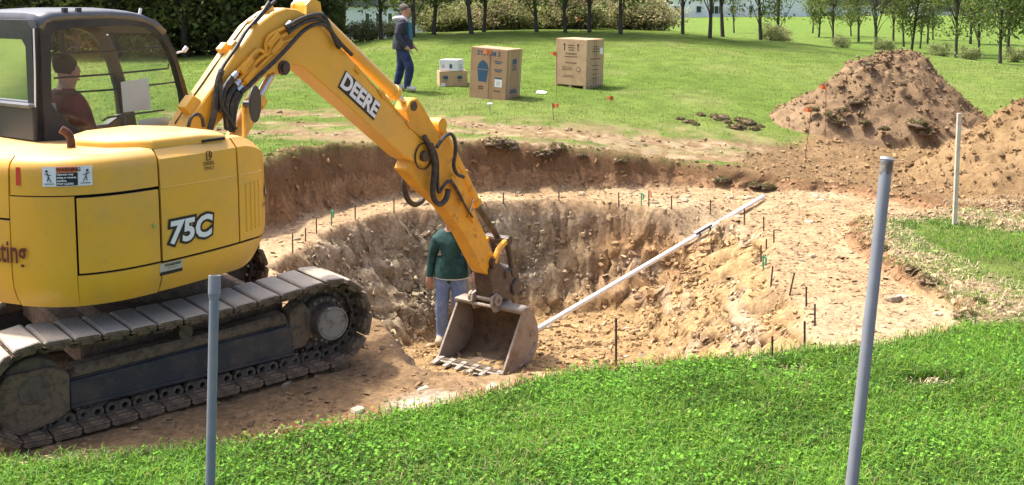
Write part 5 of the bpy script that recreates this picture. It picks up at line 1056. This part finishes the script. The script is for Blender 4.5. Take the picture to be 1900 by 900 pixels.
# turf clumps
TFM = colmat('turf_soil', .95, 20., .3, .5, 40., spec=.1)
def turf(loc, s, seed, label, group, parent=None):
    r = np.random.default_rng(seed); n = 90; u = r.normal(0, 1, (n, 3)); u /= np.linalg.norm(u, axis=1)[:, None]
    e = empty('sod_clump', loc, r.uniform(0, 6.28), label, 'sod', group); me = bpy.data.meshes.new('soil_lump'); bm = bmesh.new(); bmesh.ops.create_icosphere(bm, subdivisions=3, radius=1)
    for v in bm.verts: k = 1+.9*float(fbm(np.array([v.co.x*1.3+seed+v.co.z*.7]), np.array([v.co.y*1.3+v.co.z*1.7]), 2.6, 4, seed, .65)[0]); v.co = Vector((v.co.x*s*1.3*k, v.co.y*s*1.0*k, max(v.co.z, -.3)*s*.5*k))
    bm.to_mesh(me); bm.free(); me.materials.append(STM_D); me.polygons.foreach_set('use_smooth', [True]*len(me.polygons)); link('soil_lump', me, e)
    m_ = 700; p = r.normal(0, 1, (m_, 3)); p[:, 2] = np.abs(p[:, 2])*.6; p /= np.linalg.norm(p, axis=1)[:, None]; b = p*np.array([s*1.15, s*.88, s*.55])*r.uniform(.75, 1.0, (m_, 1)); l = s*r.uniform(.15, .5, m_); d_ = p+r.normal(0, .7, (m_, 3)); d_ /= np.linalg.norm(d_, axis=1)[:, None]; sd_ = np.cross(d_, r.normal(0, 1, (m_, 3))); sd_ /= np.linalg.norm(sd_, axis=1)[:, None]
    vv = np.stack([b-sd_*.012, b+sd_*.012, b+d_*l[:, None]], 1).reshape(-1, 3); c = np.where(r.random((m_, 1)) < .45, np.array([[.11, .14, .035]]), np.array([[.24, .17, .09]]))*r.uniform(.5, 1.5, (m_, 1)); link('grass_tuft', npmesh('grass_tuft', vv, np.arange(m_*3).reshape(-1, 3), BLM, np.repeat(c, 3, 0)), e)
STM_D = mat('dark_topsoil', (.19, .13, .08), .95, n2=(.11, .075, .045), nscale=8, bump=.7, bscale=25)
BLM = colmat('grass_blades', .75, 1., 0., 0., trans=.35, spec=.25)
for i, (px, py, s) in enumerate([(1300, 214, .08), (1338, 221, .14), (1385, 230, .15), (1365, 238, .12), (1278, 228, .09), (1400, 240, .09), (1410, 235, .07), (1262, 222, .07), (1325, 217, .09), (1372, 224, .1), (1290, 231, .07), (1350, 228, .08)]): turf(ground(px, py), s, 200+i, 'small torn sod clump on the lawn before the far spoil heap', 'sod clumps on the lawn')
for i, (px, py, s) in enumerate([(1508, 205, .09), (1540, 214, .10), (1566, 205, .08), (1590, 190, .11), (1604, 228, .09), (1702, 232, .17), (1556, 226, .10), (1672, 158, .08), (1614, 120, .08), (1720, 248, .1), (1640, 240, .08)]):
    r0 = ray(px, py); o0 = np.array([0, 0, CAM_H]); tt = np.linspace(14, 21, 400); P_ = o0+tt[:, None]*r0; W_ = hv+np.array([6.85, 18.85, 0]); dm = [np.min(np.linalg.norm(W_-p_, axis=1)) for p_ in P_[::8]]; k_ = next((i_ for i_, q_ in enumerate(dm) if q_ < .14), None)
    loc = Vector(P_[::8][k_]) if k_ is not None else ground(px, py)
    turf(loc, s, 300+i, 'dark turf clump caught on the far spoil heap', 'turf clumps on the spoil heap')
for i, (px, py, s) in enumerate([(935, 270, .16), (918, 266, .14), (1010, 284, .13), (1035, 275, .12), (1820, 560, .05), (1690, 500, .06), (1720, 520, .07), (1735, 525, .055), (1640, 462, .06), (1788, 592, .07), (1800, 585, .06), (1425, 348, .09), (1400, 345, .08), (1340, 335, .1), (1150, 300, .08), (1080, 290, .07)]): turf(ground(px, py), s, 400+i, 'ragged sod lump on the lip of the cut bank', 'sod lumps on the bank lip')
# ================================================================ grass
def blades(n, xr, yr, hmin, hmax, wd, keep, cols, seed, bend=.5, tri3=True):
    r = np.random.default_rng(seed); x = r.uniform(*xr, n); y = r.uniform(*yr, n); z, k = terrain(x, y); q = keep(x, y, k, r.random(n)); x, y, z = x[q], y[q], z[q]; k = {a: b[q] for a, b in k.items()}; n = len(x)
    cl = fbm(x, y, 2.2, 3, seed)*.5+.5; h = (hmin+(hmax-hmin)*r.random(n)**1.3)*(.65+.7*cl); a = r.uniform(0, 6.283, n); b = r.uniform(.15, 1., n)*bend; w = wd*r.uniform(.6, 1.4, n)
    dx, dy = np.cos(a), np.sin(a); sx_, sy_ = -dy, dx; B = np.c_[x, y, z-.005]; S = np.c_[sx_, sy_, np.zeros(n)]*(w/2)[:, None]; D = np.c_[dx, dy, np.zeros(n)]
    mid = B+np.c_[np.zeros(n), np.zeros(n), h*.6]+D*(h*b*.3)[:, None]; tip = B+np.c_[np.zeros(n), np.zeros(n), h*(1-.35*b)]+D*(h*b)[:, None]
    c = cols(x, y, k, r, cl)
    if tri3:
        v = np.stack([B-S, B+S, mid-S*.8, mid+S*.8, tip], 1).reshape(-1, 3); f = np.array([(0, 1, 3), (0, 3, 2), (2, 3, 4)]); m_ = 5
    else:
        v = np.stack([B-S, B+S, tip], 1).reshape(-1, 3); f = np.array([(0, 1, 2)]); m_ = 3
    return v, (np.arange(n)[:, None, None]*m_+f).reshape(-1, 3), np.repeat(c, m_, 0)
def pal(x, y, k, r, cl):
    n = len(x); base = np.array([.14, .285, .032])*r.uniform(.55, 1.35, (n, 1)); yel = np.array([.23, .39, .045])*r.uniform(.7, 1.2, (n, 1)); blue = np.array([.12, .29, .07])*r.uniform(.7, 1.2, (n, 1)); u = r.random(n)[:, None]; big = (fbm(x, y, .9, 3, 9)*.5+.5)[:, None]
    base = base*(.72+.56*sstep(.3, .7, fbm(x, y, 1.6, 3, 29)*.5+.5))[:, None]; c = np.where(u < .22+.4*(cl[:, None]-.5), yel, np.where(u > .98-.22*big, blue, base)); dry = (r.random(n) < .03+.16*sstep(.6, .8, fbm(x, y, 1.7, 3, 19)*.5+.5))[:, None]; c = np.where(dry, np.array([.36, .30, .15]), c)
    edge = sstep(-.16, -.02, k['sp'])*(r.random(n) < .38)*(fbm(x, y, 1.4, 3, 77) > -.12); c = np.where(edge[:, None] > .5, np.array([.62, .22, .10])*r.uniform(.6, 1.1, (n, 1)), c)
    return c
near = lambda x, y, k, u: (k['w'] < .5) & (u < .25+.75*sstep(-.02, -.16, k['sp'])) & (np.abs(x) < y*.62+.6) & (sdist(RIGHTLAWN, x, y) > -.1) & (np.hypot((x-2.95)/.22, (y-7.02)/.12) > 1) & (np.hypot((x-2.05)/.16, (y-7.3)/.08) > 1) & (np.hypot((x-1.3)/.1, (y-6.5)/.08) > -1)
v1, f1, c1 = blades(420000, (-5, 6.6), (4.7, 9.0), .03, .115, .0060, near, pal, 501, 1.2)
# broad clover-like leaves between the blades
r = np.random.default_rng(9); n = 75000; x = r.uniform(-5, 6.6, n); y = r.uniform(4.7, 9, n); z, k = terrain(x, y); q = near(x, y, k, r.random(n)) & (r.random(n) < .25+.9*sstep(.4, .65, fbm(x, y, 1.1, 3, 88)*.5+.5)); x, y, z = x[q], y[q], z[q]; n = len(x)
c = np.c_[x, y, z+r.uniform(.03, .085, n)]; nn = np.c_[r.normal(0, .45, n), r.normal(0, .45, n), np.ones(n)]; nn /= np.linalg.norm(nn, axis=1)[:, None]; a = r.uniform(0, 6.28, n); t = np.c_[np.cos(a), np.sin(a), np.zeros(n)]; t -= nn*(t*nn).sum(1)[:, None]; t /= np.linalg.norm(t, axis=1)[:, None]; b = np.cross(nn, t); s = r.uniform(.006, .016, n)[:, None]
lv_ = np.stack([c-t*s, c-t*s*.1+b*s*.75, c+t*s*1.05, c-t*s*.1-b*s*.75], 1).reshape(-1, 3); lf = np.arange(n*4).reshape(-1, 4); lf3 = np.concatenate([lf[:, [0, 1, 2]], lf[:, [0, 2, 3]]]); lc = np.array([.14, .33, .03])*r.uniform(.55, 1.6, (n, 1))
V_ = np.concatenate([v1, lv_]); F_ = np.concatenate([f1, lf3+len(v1)]); C_ = np.concatenate([c1, np.repeat(lc, 4, 0)])
prop(link('grass', npmesh('grass', V_, F_, BLM, C_)), 'lush bright green grass of the foreground lawn', 'grass', kind='stuff')
# mown lawn, sparse short blades far off
def pal2(x, y, k, r, cl):
    g = ground_colour(x, y, np.zeros(len(x)), k)[1]; return np.clip(g*r.uniform(.55, 1.5, (len(x), 1)), 0, 1)
def far_keep(x, y, k, u):
    K2 = ground_colour(x, y, np.zeros(len(x)), k)[1]; green = K2[:, 1] > K2[:, 0]*1.12
    return (k['w'] < .01) & green & (np.abs(x) < y*.58+1) & (k['churn'] < .5)
v2, f2, c2 = blades(260000, (-13, 17), (9.2, 30), .018, .055, .014, lambda x, y, k, u: far_keep(x, y, k, u) & (u < 13/np.maximum(y, 9)), pal2, 502, .8, False)
prop(link('mown_grass', npmesh('mown_grass', v2, f2, BLM, c2)), 'short mown grass of the lawn behind the excavation', 'grass', kind='stuff')
# grass island beside the wooden lath, dry straw beside it
v3, f3, c3 = blades(42000, (4.6, 9.5), (8.8, 13.6), .02, .06, .008, lambda x, y, k, u: (k['w'] < .3) & (sdist(PATCH, x, y)+fbm(x, y, 2.5, 3, 91)*.5 > -.05) & (u < sstep(.35, .65, fbm(x, y, 2.2, 4, 92)*.5+.5)), pal, 503, 1.2)
prop(link('grass_island', npmesh('grass_island', v3, f3, BLM, c3)), 'patchy green grass island around the wooden lath', 'grass', kind='stuff')
v5, f5, c5 = blades(34000, (2.9, 10), (8.3, 12.8), .02, .07, .008, lambda x, y, k, u: (k['w'] < .5) & (sdist(RIGHTLAWN, x, y) < 0) & (fbm(x, y, 1.6, 3, 93) > .02), pal, 505, 1.2)
prop(link('grass_tufts', npmesh('grass_tufts', v5, f5, BLM, c5)), 'thin grass tufts on the bare ground above the right bank', 'grass', kind='stuff')
SBM = colmat('straw', .8, 1., 0., 0., spec=.2)
def palS(x, y, k, r, cl): return np.array([.56, .45, .28])*r.uniform(.5, 1.15, (len(x), 1))
v4, f4, c4 = blades(70000, (-4, 10), (5.6, 13.6), .02, .08, .007, lambda x, y, k, u: ((k['w'] < .5) & (x > 3.2) & (y > 8.4) & (sdist(RIGHTLAWN, x, y) < .1) & (sdist(PATCH, x, y) < .2)) | ((np.abs(k['sp']) < .13) & (y < 9) & (x > -4)) | ((np.hypot((x-2.95)/.22, (y-7.02)/.12) < 1)) | (np.hypot((x-2.05)/.16, (y-7.3)/.08) < 1), palS, 504, 2.2)
prop(link('dry_straw', npmesh('dry_straw', v4, f4, SBM, c4)), 'dry straw litter along the edge of the dug ground', 'straw', kind='stuff')
# ================================================================ trees and shrubs
LEAF = colmat('leaves', .65, 1., 0., 0., trans=.45, spec=.3); BARK = mat('bark', (.075, .06, .048), .9, n2=(.045, .035, .028), nscale=14, bump=.6, bscale=30)
def leafmesh(name, C, S, col, seed, spread=.35):
    """C clump centres (n,3); quads of size S scattered round them"""
    r = np.random.default_rng(seed); n = len(C); nn = r.normal(0, 1, (n, 3)); nn[:, 2] = np.abs(nn[:, 2])+.3; nn /= np.linalg.norm(nn, axis=1)[:, None]; t = np.cross(nn, r.normal(0, 1, (n, 3))); t /= np.linalg.norm(t, axis=1)[:, None]; b = np.cross(nn, t); s = S*r.uniform(.6, 1.3, n)[:, None]
    v = np.stack([C-t*s, C+b*s*.5, C+t*s, C-b*s*.5], 1).reshape(-1, 3); return npmesh(name, v, np.arange(n*4).reshape(-1, 4), LEAF, np.repeat(col, 4, 0))
def crown_points(seed, n, rx, rz, zc, clumps, cs, low=None):
    r = np.random.default_rng(seed); u = r.normal(0, 1, (clumps, 3)); u /= np.linalg.norm(u, axis=1)[:, None]; cc = u*(r.random((clumps, 1))**.4)*np.array([rx, rx, rz])+np.array([0, 0, zc])
    if low is not None: cc[:, 2] = np.maximum(cc[:, 2], low+r.random(clumps)*.4)
    k = r.integers(0, clumps, n); p = cc[k]+r.normal(0, 1, (n, 3))*cs*np.array([1, 1, .6]); tone = r.uniform(.65, 1.35, clumps)[k]
    return p, tone, cc
def tree_kind(seed, H, low, rx, green, n=3200, leaf=.075, trunk=.055, clumps=60, cs=.26):
    r = random.Random(seed); rz = (H-low)/2; P, tone, cc = crown_points(seed, n, rx, rz, low+rz, clumps, cs, low)
    rg = np.random.default_rng(seed+1); col = np.array(green)*tone[:, None]*rg.uniform(.75, 1.25, (n, 1)); yl = rg.random(n) < .12; col[yl] = np.array([.20, .19, .045])*tone[yl, None]
    cm = leafmesh('crown', P, leaf, np.clip(col, 0, 1), seed+2)
    m = MB(); bx_, by_ = r.uniform(-.15, .15), r.uniform(-.15, .15); m.tube([(0, 0, -.15), (bx_*.3, by_*.3, low*.7), (bx_, by_, H*.5), (bx_*1.3, by_, H*.88)], trunk, 9, 1, rs=[trunk*1.35, trunk, trunk*.6, trunk*.15])
    for c in cc[:26]:
        z0 = low*.55+r.random()*(H*.55-low*.5); t = min(1, z0/(H*.5)); q = Vector((bx_*t, by_*t, z0)); e_ = Vector(c); mid = q.lerp(e_, .55)+Vector((0, 0, .12)); m.tube([q, mid, e_], trunk*.3, 5, 1, rs=[trunk*.38, trunk*.2, trunk*.06])
    return m.mesh('trunk', BARK, smooth=True), cm
YG = [tree_kind(600+i, 5.2+i*.5, .62+.1*i, 1.25+.12*i, g_) for i, g_ in enumerate([(.115, .17, .04), (.14, .19, .05), (.105, .15, .042), (.16, .20, .055)])]
SPARSE = [tree_kind(640+i, 4.4+.4*i, 1.1, .95, g_, 1100, .06, .05, 34, .2) for i, g_ in enumerate([(.13, .165, .05), (.11, .145, .042)])]
DENSE = [tree_kind(660+i, 7.5+i, .15, 2.3, g_, 6500, .11, .13, 90, .45) for i, g_ in enumerate([(.13, .165, .05), (.16, .185, .055), (.19, .21, .07)])]
def tree(name, kind, loc, rz, sc, label, group, lean=(0, 0)):
    e = empty(name, loc, 0, label, 'tree', group, rot=(lean[0], lean[1], rz)); e.scale = (sc,)*3; link('trunk', kind[0], e); link('crown', kind[1], e); return e
rt_ = random.Random(11)
for i, (px, py, k, sc) in enumerate([(707, 73, 0, 1.), (766, 69, 1, 1.), (805, 64, 2, 1.0), (875, 63, 3, 1.1), (897, 59, 0, .9), (996, 59, 1, 1.1), (1049, 60, 2, 1.), (1093, 60, 3, 1.), (1152, 63, 0, 1.05)]):
    g = ground(px, py); tree('young_tree', YG[k], g, rt_.uniform(0, 6.28), sc*rt_.uniform(.92, 1.08), 'dark trunked young tree in the row behind the cartons', 'trees behind the cartons', (R(rt_.uniform(-5, 5)), R(rt_.uniform(-6, 6))))
for i, (px, py, k, sc) in enumerate([(1267, 63, 'S', .9), (1317, 71, 3, 1.), (1341, 68, 'S', 1.1), (1362, 61, 'S', 1.), (1412, 74, 1, 1.), (1519, 69, 0, 1.), (1508, 62, 'S', 1.1), (1579, 67, 2, .9), (1593, 78, 3, 1.15), (1657, 77, 'S', 1.1), (1677, 87, 'S', 1.), (1690, 98, 0, .95), (1707, 91, 'S', .8), (1731, 74, 2, .8), (1774, 107, 1, 1.05), (1817, 103, 3, .85), (1856, 118, 0, .9)]):
    g = ground(px, py); kk = SPARSE[i % 2] if k == 'S' else YG[k]
    tree('young_tree', kk, g, rt_.uniform(0, 6.28), sc*rt_.uniform(.92, 1.08), 'thin sparse sapling at the edge of the far lawn' if k == 'S' else 'young leafy tree standing along the far lawn edge', 'saplings along the far lawn' if k == 'S' else 'trees along the far lawn', (R(rt_.uniform(-4, 4)), R(rt_.uniform(-4, 4))))
for px, Yd in ((1441, 52), (1545, 60), (1625, 46), (1720, 58), (1800, 60), (1870, 48), (1920, 40), (1195, 46)):
    x = (px-950)/1900*Yd; tree('young_tree', (YG+SPARSE)[px % 6], Vector((x, Yd, gz(x, Yd)-.05)), rt_.uniform(0, 6.28), rt_.uniform(.9, 1.3), 'distant young tree in the rough ground before the houses', 'distant trees before the houses')
for i, (px, Yd, k, sc) in enumerate([(-120, 33, 0, 1.), (-30, 35, 1, 1.1), (60, 33.5, 2, 1.), (140, 35, 0, 1.), (215, 33, 1, 1.05), (290, 34.5, 0, 1.), (345, 33, 1, .9), (395, 34, 2, 1.), (440, 33.5, 0, .95), (490, 35, 1, 1.), (545, 36, 0, 1.), (600, 39, 2, 1.0), (20, 38, 0, 1.2), (180, 39, 1, 1.2), (330, 38.5, 2, 1.2), (460, 39, 1, 1.2), (-220, 36, 1, 1.2)]):
    x = (px-950)/1900*Yd; tree('dense_tree', DENSE[k], Vector((x, Yd, gz(x, Yd)-.05)), rt_.uniform(0, 6.28), sc, 'dense dark tree with foliage down to the ground behind the cab and boom', 'dark wood behind the excavator')
for i, (px, Yd, k, sc) in enumerate([(790, 47, 1, .9), (850, 45, 2, .9), (920, 46, 0, 1.), (985, 44, 1, 1.), (1045, 46, 0, 1.), (1105, 44, 2, 1.), (1165, 45, 0, 1.05), (945, 52, 2, 1.1), (1080, 52, 1, 1.2)]):
    x = (px-950)/1900*Yd; tree('dense_tree', DENSE[k], Vector((x, Yd, gz(x, Yd)-.05)), rt_.uniform(0, 6.28), sc, 'dense dark tree standing behind the weedy hedge', 'dark trees behind the hedge')
r = np.random.default_rng(77); n = 30000; y = r.uniform(35.2, 41, n); x = (r.uniform(-300, 640, n)-950)/1900*y; tp2 = 1.5+1.1*fbm(x, y*.3, .5, 3, 15); z = lawn_z(x, y)+r.random(n)**.8*tp2; tn = fbm(x*1.4, z*2, 1.2, 3, 16)*.9+.9
prop(link('undergrowth', leafmesh('undergrowth', np.c_[x, y, z], .10, np.array([.16, .19, .06])*np.clip(tn, .3, 2)[:, None]*r.uniform(.6, 1.4, (n, 1)), 17)), 'tangled dark undergrowth filling the wood behind the excavator', 'undergrowth', kind='stuff')
# weedy shrubs
def shrub_kind(seed, h, w, green, n=2600, leaf=.055):
    P, tone, cc = crown_points(seed, n, w, h*.5, h*.5, 40, .16, .05); rg = np.random.default_rng(seed); col = np.array(green)*tone[:, None]*rg.uniform(.7, 1.3, (n, 1)); pk = rg.random(n) < .2; col[pk] = np.array([.42, .35, .22])*tone[pk, None]
    m = MB(); r = random.Random(seed)
    for c in cc[:16]: m.tube([(c[0]*.2, c[1]*.2, -.05), (c[0]*.6, c[1]*.6, c[2]*.6), tuple(c)], .015, 5, 1)
    return m.mesh('stems', BARK), leafmesh('foliage', P, leaf, np.clip(col, 0, 1), seed+3)
SHR = [shrub_kind(700+i, .95+.12*i, .85, g_) for i, g_ in enumerate([(.24, .27, .09), (.30, .29, .13), (.20, .25, .08), (.26, .23, .11)])]
for i in range(26):
    px = 800+i*17+rt_.uniform(-8, 8); Yd = rt_.uniform(35.5, 38.5); x = (px-950)/1900*Yd; k = rt_.randrange(4); e = empty('shrub', (x, Yd, gz(x, Yd)-.05), rt_.uniform(0, 6.28), 'tall weedy pale shrub in the hedge behind the cartons', 'shrub', 'weedy hedge behind the cartons'); e.scale = (1, 1, rt_.uniform(.8, 1.2)); link('stems', SHR[k][0], e); link('foliage', SHR[k][1], e)
for px, Yd, k, sc in ((1432, 38, 2, .6), (1450, 39, 3, .5), (1560, 38, 2, .45), (1640, 39, 2, .5), (1745, 37, 2, .5), (1800, 38, 2, .5), (1885, 36, 2, .5), (690, 37, 2, .7), (730, 36.5, 0, .6), (660, 38, 0, .8)):
    x = (px-950)/1900*Yd; e = empty('shrub', (x, Yd, gz(x, Yd)-.05), rt_.uniform(0, 6.28), 'low rough bush growing under the thin far trees', 'shrub', 'rough bushes under the far trees'); e.scale = (sc, sc, sc); link('stems', SHR[k][0], e); link('foliage', SHR[k][1], e)
# far wood closing the view
r = np.random.default_rng(21); n = 26000; x = r.uniform(-190, 190, n); top = 9+5*fbm(x, x*0, .05, 3, 5)+3*fbm(x, x*0, .3, 3, 6); y = 255+r.normal(0, 5, n)+12*fbm(x, x*0, .03, 2, 7); z = -7+r.random(n)**.8*(top+7); tn = fbm(x, z*2, .18, 3, 8)*.5+.8
prop(link('far_wood', leafmesh('far_wood', np.c_[x, y, z], 1.1, np.array([.085, .115, .05])*tn[:, None]*r.uniform(.7, 1.3, (n, 1)), 31)), 'far band of green woodland beyond the houses', 'woodland', kind='stuff')
# ================================================================ houses
SID = mat('pale_siding', (.80, .80, .82), .8, n2=(.74, .74, .76), nscale=.6); SID2 = mat('grey_siding', (.52, .54, .58), .8); RFM = mat('grey_shingles', (.12, .12, .13), .9, n2=(.09, .09, .10), nscale=1.5); TRIM = mat('white_trim', (.72, .72, .72), .6); PANE = mat('dark_window_pane', (.03, .04, .05), .12)
def house(loc, rz, w, d, h, matl, label, wins, roofh=3.2, wing=None):
    e = empty('house', loc, rz, label, 'house'); m = MB(); m.box((0, 0, h/2-.6), (w, d, h+1.2)); wl_ = m.build('wall', matl, e)
    m = MB(); m.prism([(-w/2-.4, h), (w/2+.4, h), (w/2-2, h+roofh), (-w/2+2, h+roofh)], -d/2-.4, d/2+.4); m.build('roof', RFM, e)
    for (x, z, ww, hh, nx_) in wins:
        f = MB(); f.box((x, -d/2-.04, z), (ww+.3, .12, hh+.3)); fo = f.build('window', TRIM, e)
        for i in range(nx_): q = MB(); q.box((x-ww/2+ww*(i+.5)/nx_, -d/2-.11, z), (ww/nx_-.1, .05, hh)); q.build('pane', PANE, fo)
    if wing:
        x0, ww, hh = wing; m = MB(); m.box((x0, .8, hh/2-.6), (ww, d-1, hh+1.2)); m.build('wing_wall', matl, e); m = MB(); m.prism([(x0-ww/2-.3, hh), (x0+ww/2+.3, hh), (x0+ww/2-.8, hh+2.4), (x0-ww/2+.8, hh+2.4)], -d/2+.9, d/2); m.build('wing_roof', RFM, e)
    return e
def hpos(px, py, Yd): p = np.array([0, 0, CAM_H])+ray(px, py)*(Yd/ray(px, py)[1]); return Vector(p)
p = hpos(1318, 30, 190); W_ = [(-6.9, 1.25, .9, 1.1, 1), (-3, 1.3, .9, 1.1, 1), (.2, 1.2, 2.3, 1.3, 3), (3.2, 1.3, 1., 1.2, 1), (-3, 3.7, 1.1, 1.7, 2), (.2, 3.9, 2.3, 2.0, 3), (3.2, 3.8, 1.1, 1.7, 2), (-6.9, 3.8, 1.1, 1.5, 2), (6.4, 1.3, .7, 1.2, 1)]
house(p, 0, 17, 9, 6.2, SID, 'pale two storey house with a bank of windows on the far slope', W_, wing=(12.5, 9, 3.6))
p = hpos(1530, 40, 200); house(p, R(8), 18, 9, 3.2, SID, 'low white house with a garage beyond the saplings', [(-6.5, 1.3, 1., 1.3, 1), (-4.3, 1.3, 1., 1.3, 1), (-1.5, 1.1, 2.5, 1.6, 2), (3, 1.2, 1.2, 1.4, 2), (6.5, 1.2, 1.2, 1.4, 1)], 2.6)
p = hpos(700, 73, 190); house(p, R(-6), 9.5, 8, 6.0, SID2, 'grey house with white windows glimpsed behind the walking man', [(-3.2, 1.2, .9, 1.7, 2), (-1.3, 1.2, 1.1, 1.9, 2), (1.2, 1.2, 1.2, 1.9, 2), (3.2, 1.2, 1., 1.6, 2), (-.8, 4.1, .8, 1.5, 1), (1.2, 4.1, .8, 1.5, 1), (3.4, 4.1, .8, 1.5, 1)], wing=(9.5, 8, 4.0))
p = hpos(1760, 48, 210); house(p, R(4), 14, 8, 3.0, SID, 'small pale house half hidden by the trees on the right', [(-4, 1.2, 1.2, 1.3, 2), (0, 1.2, 1.2, 1.3, 2), (4, 1.2, 1.2, 1.3, 2)], 2.2)
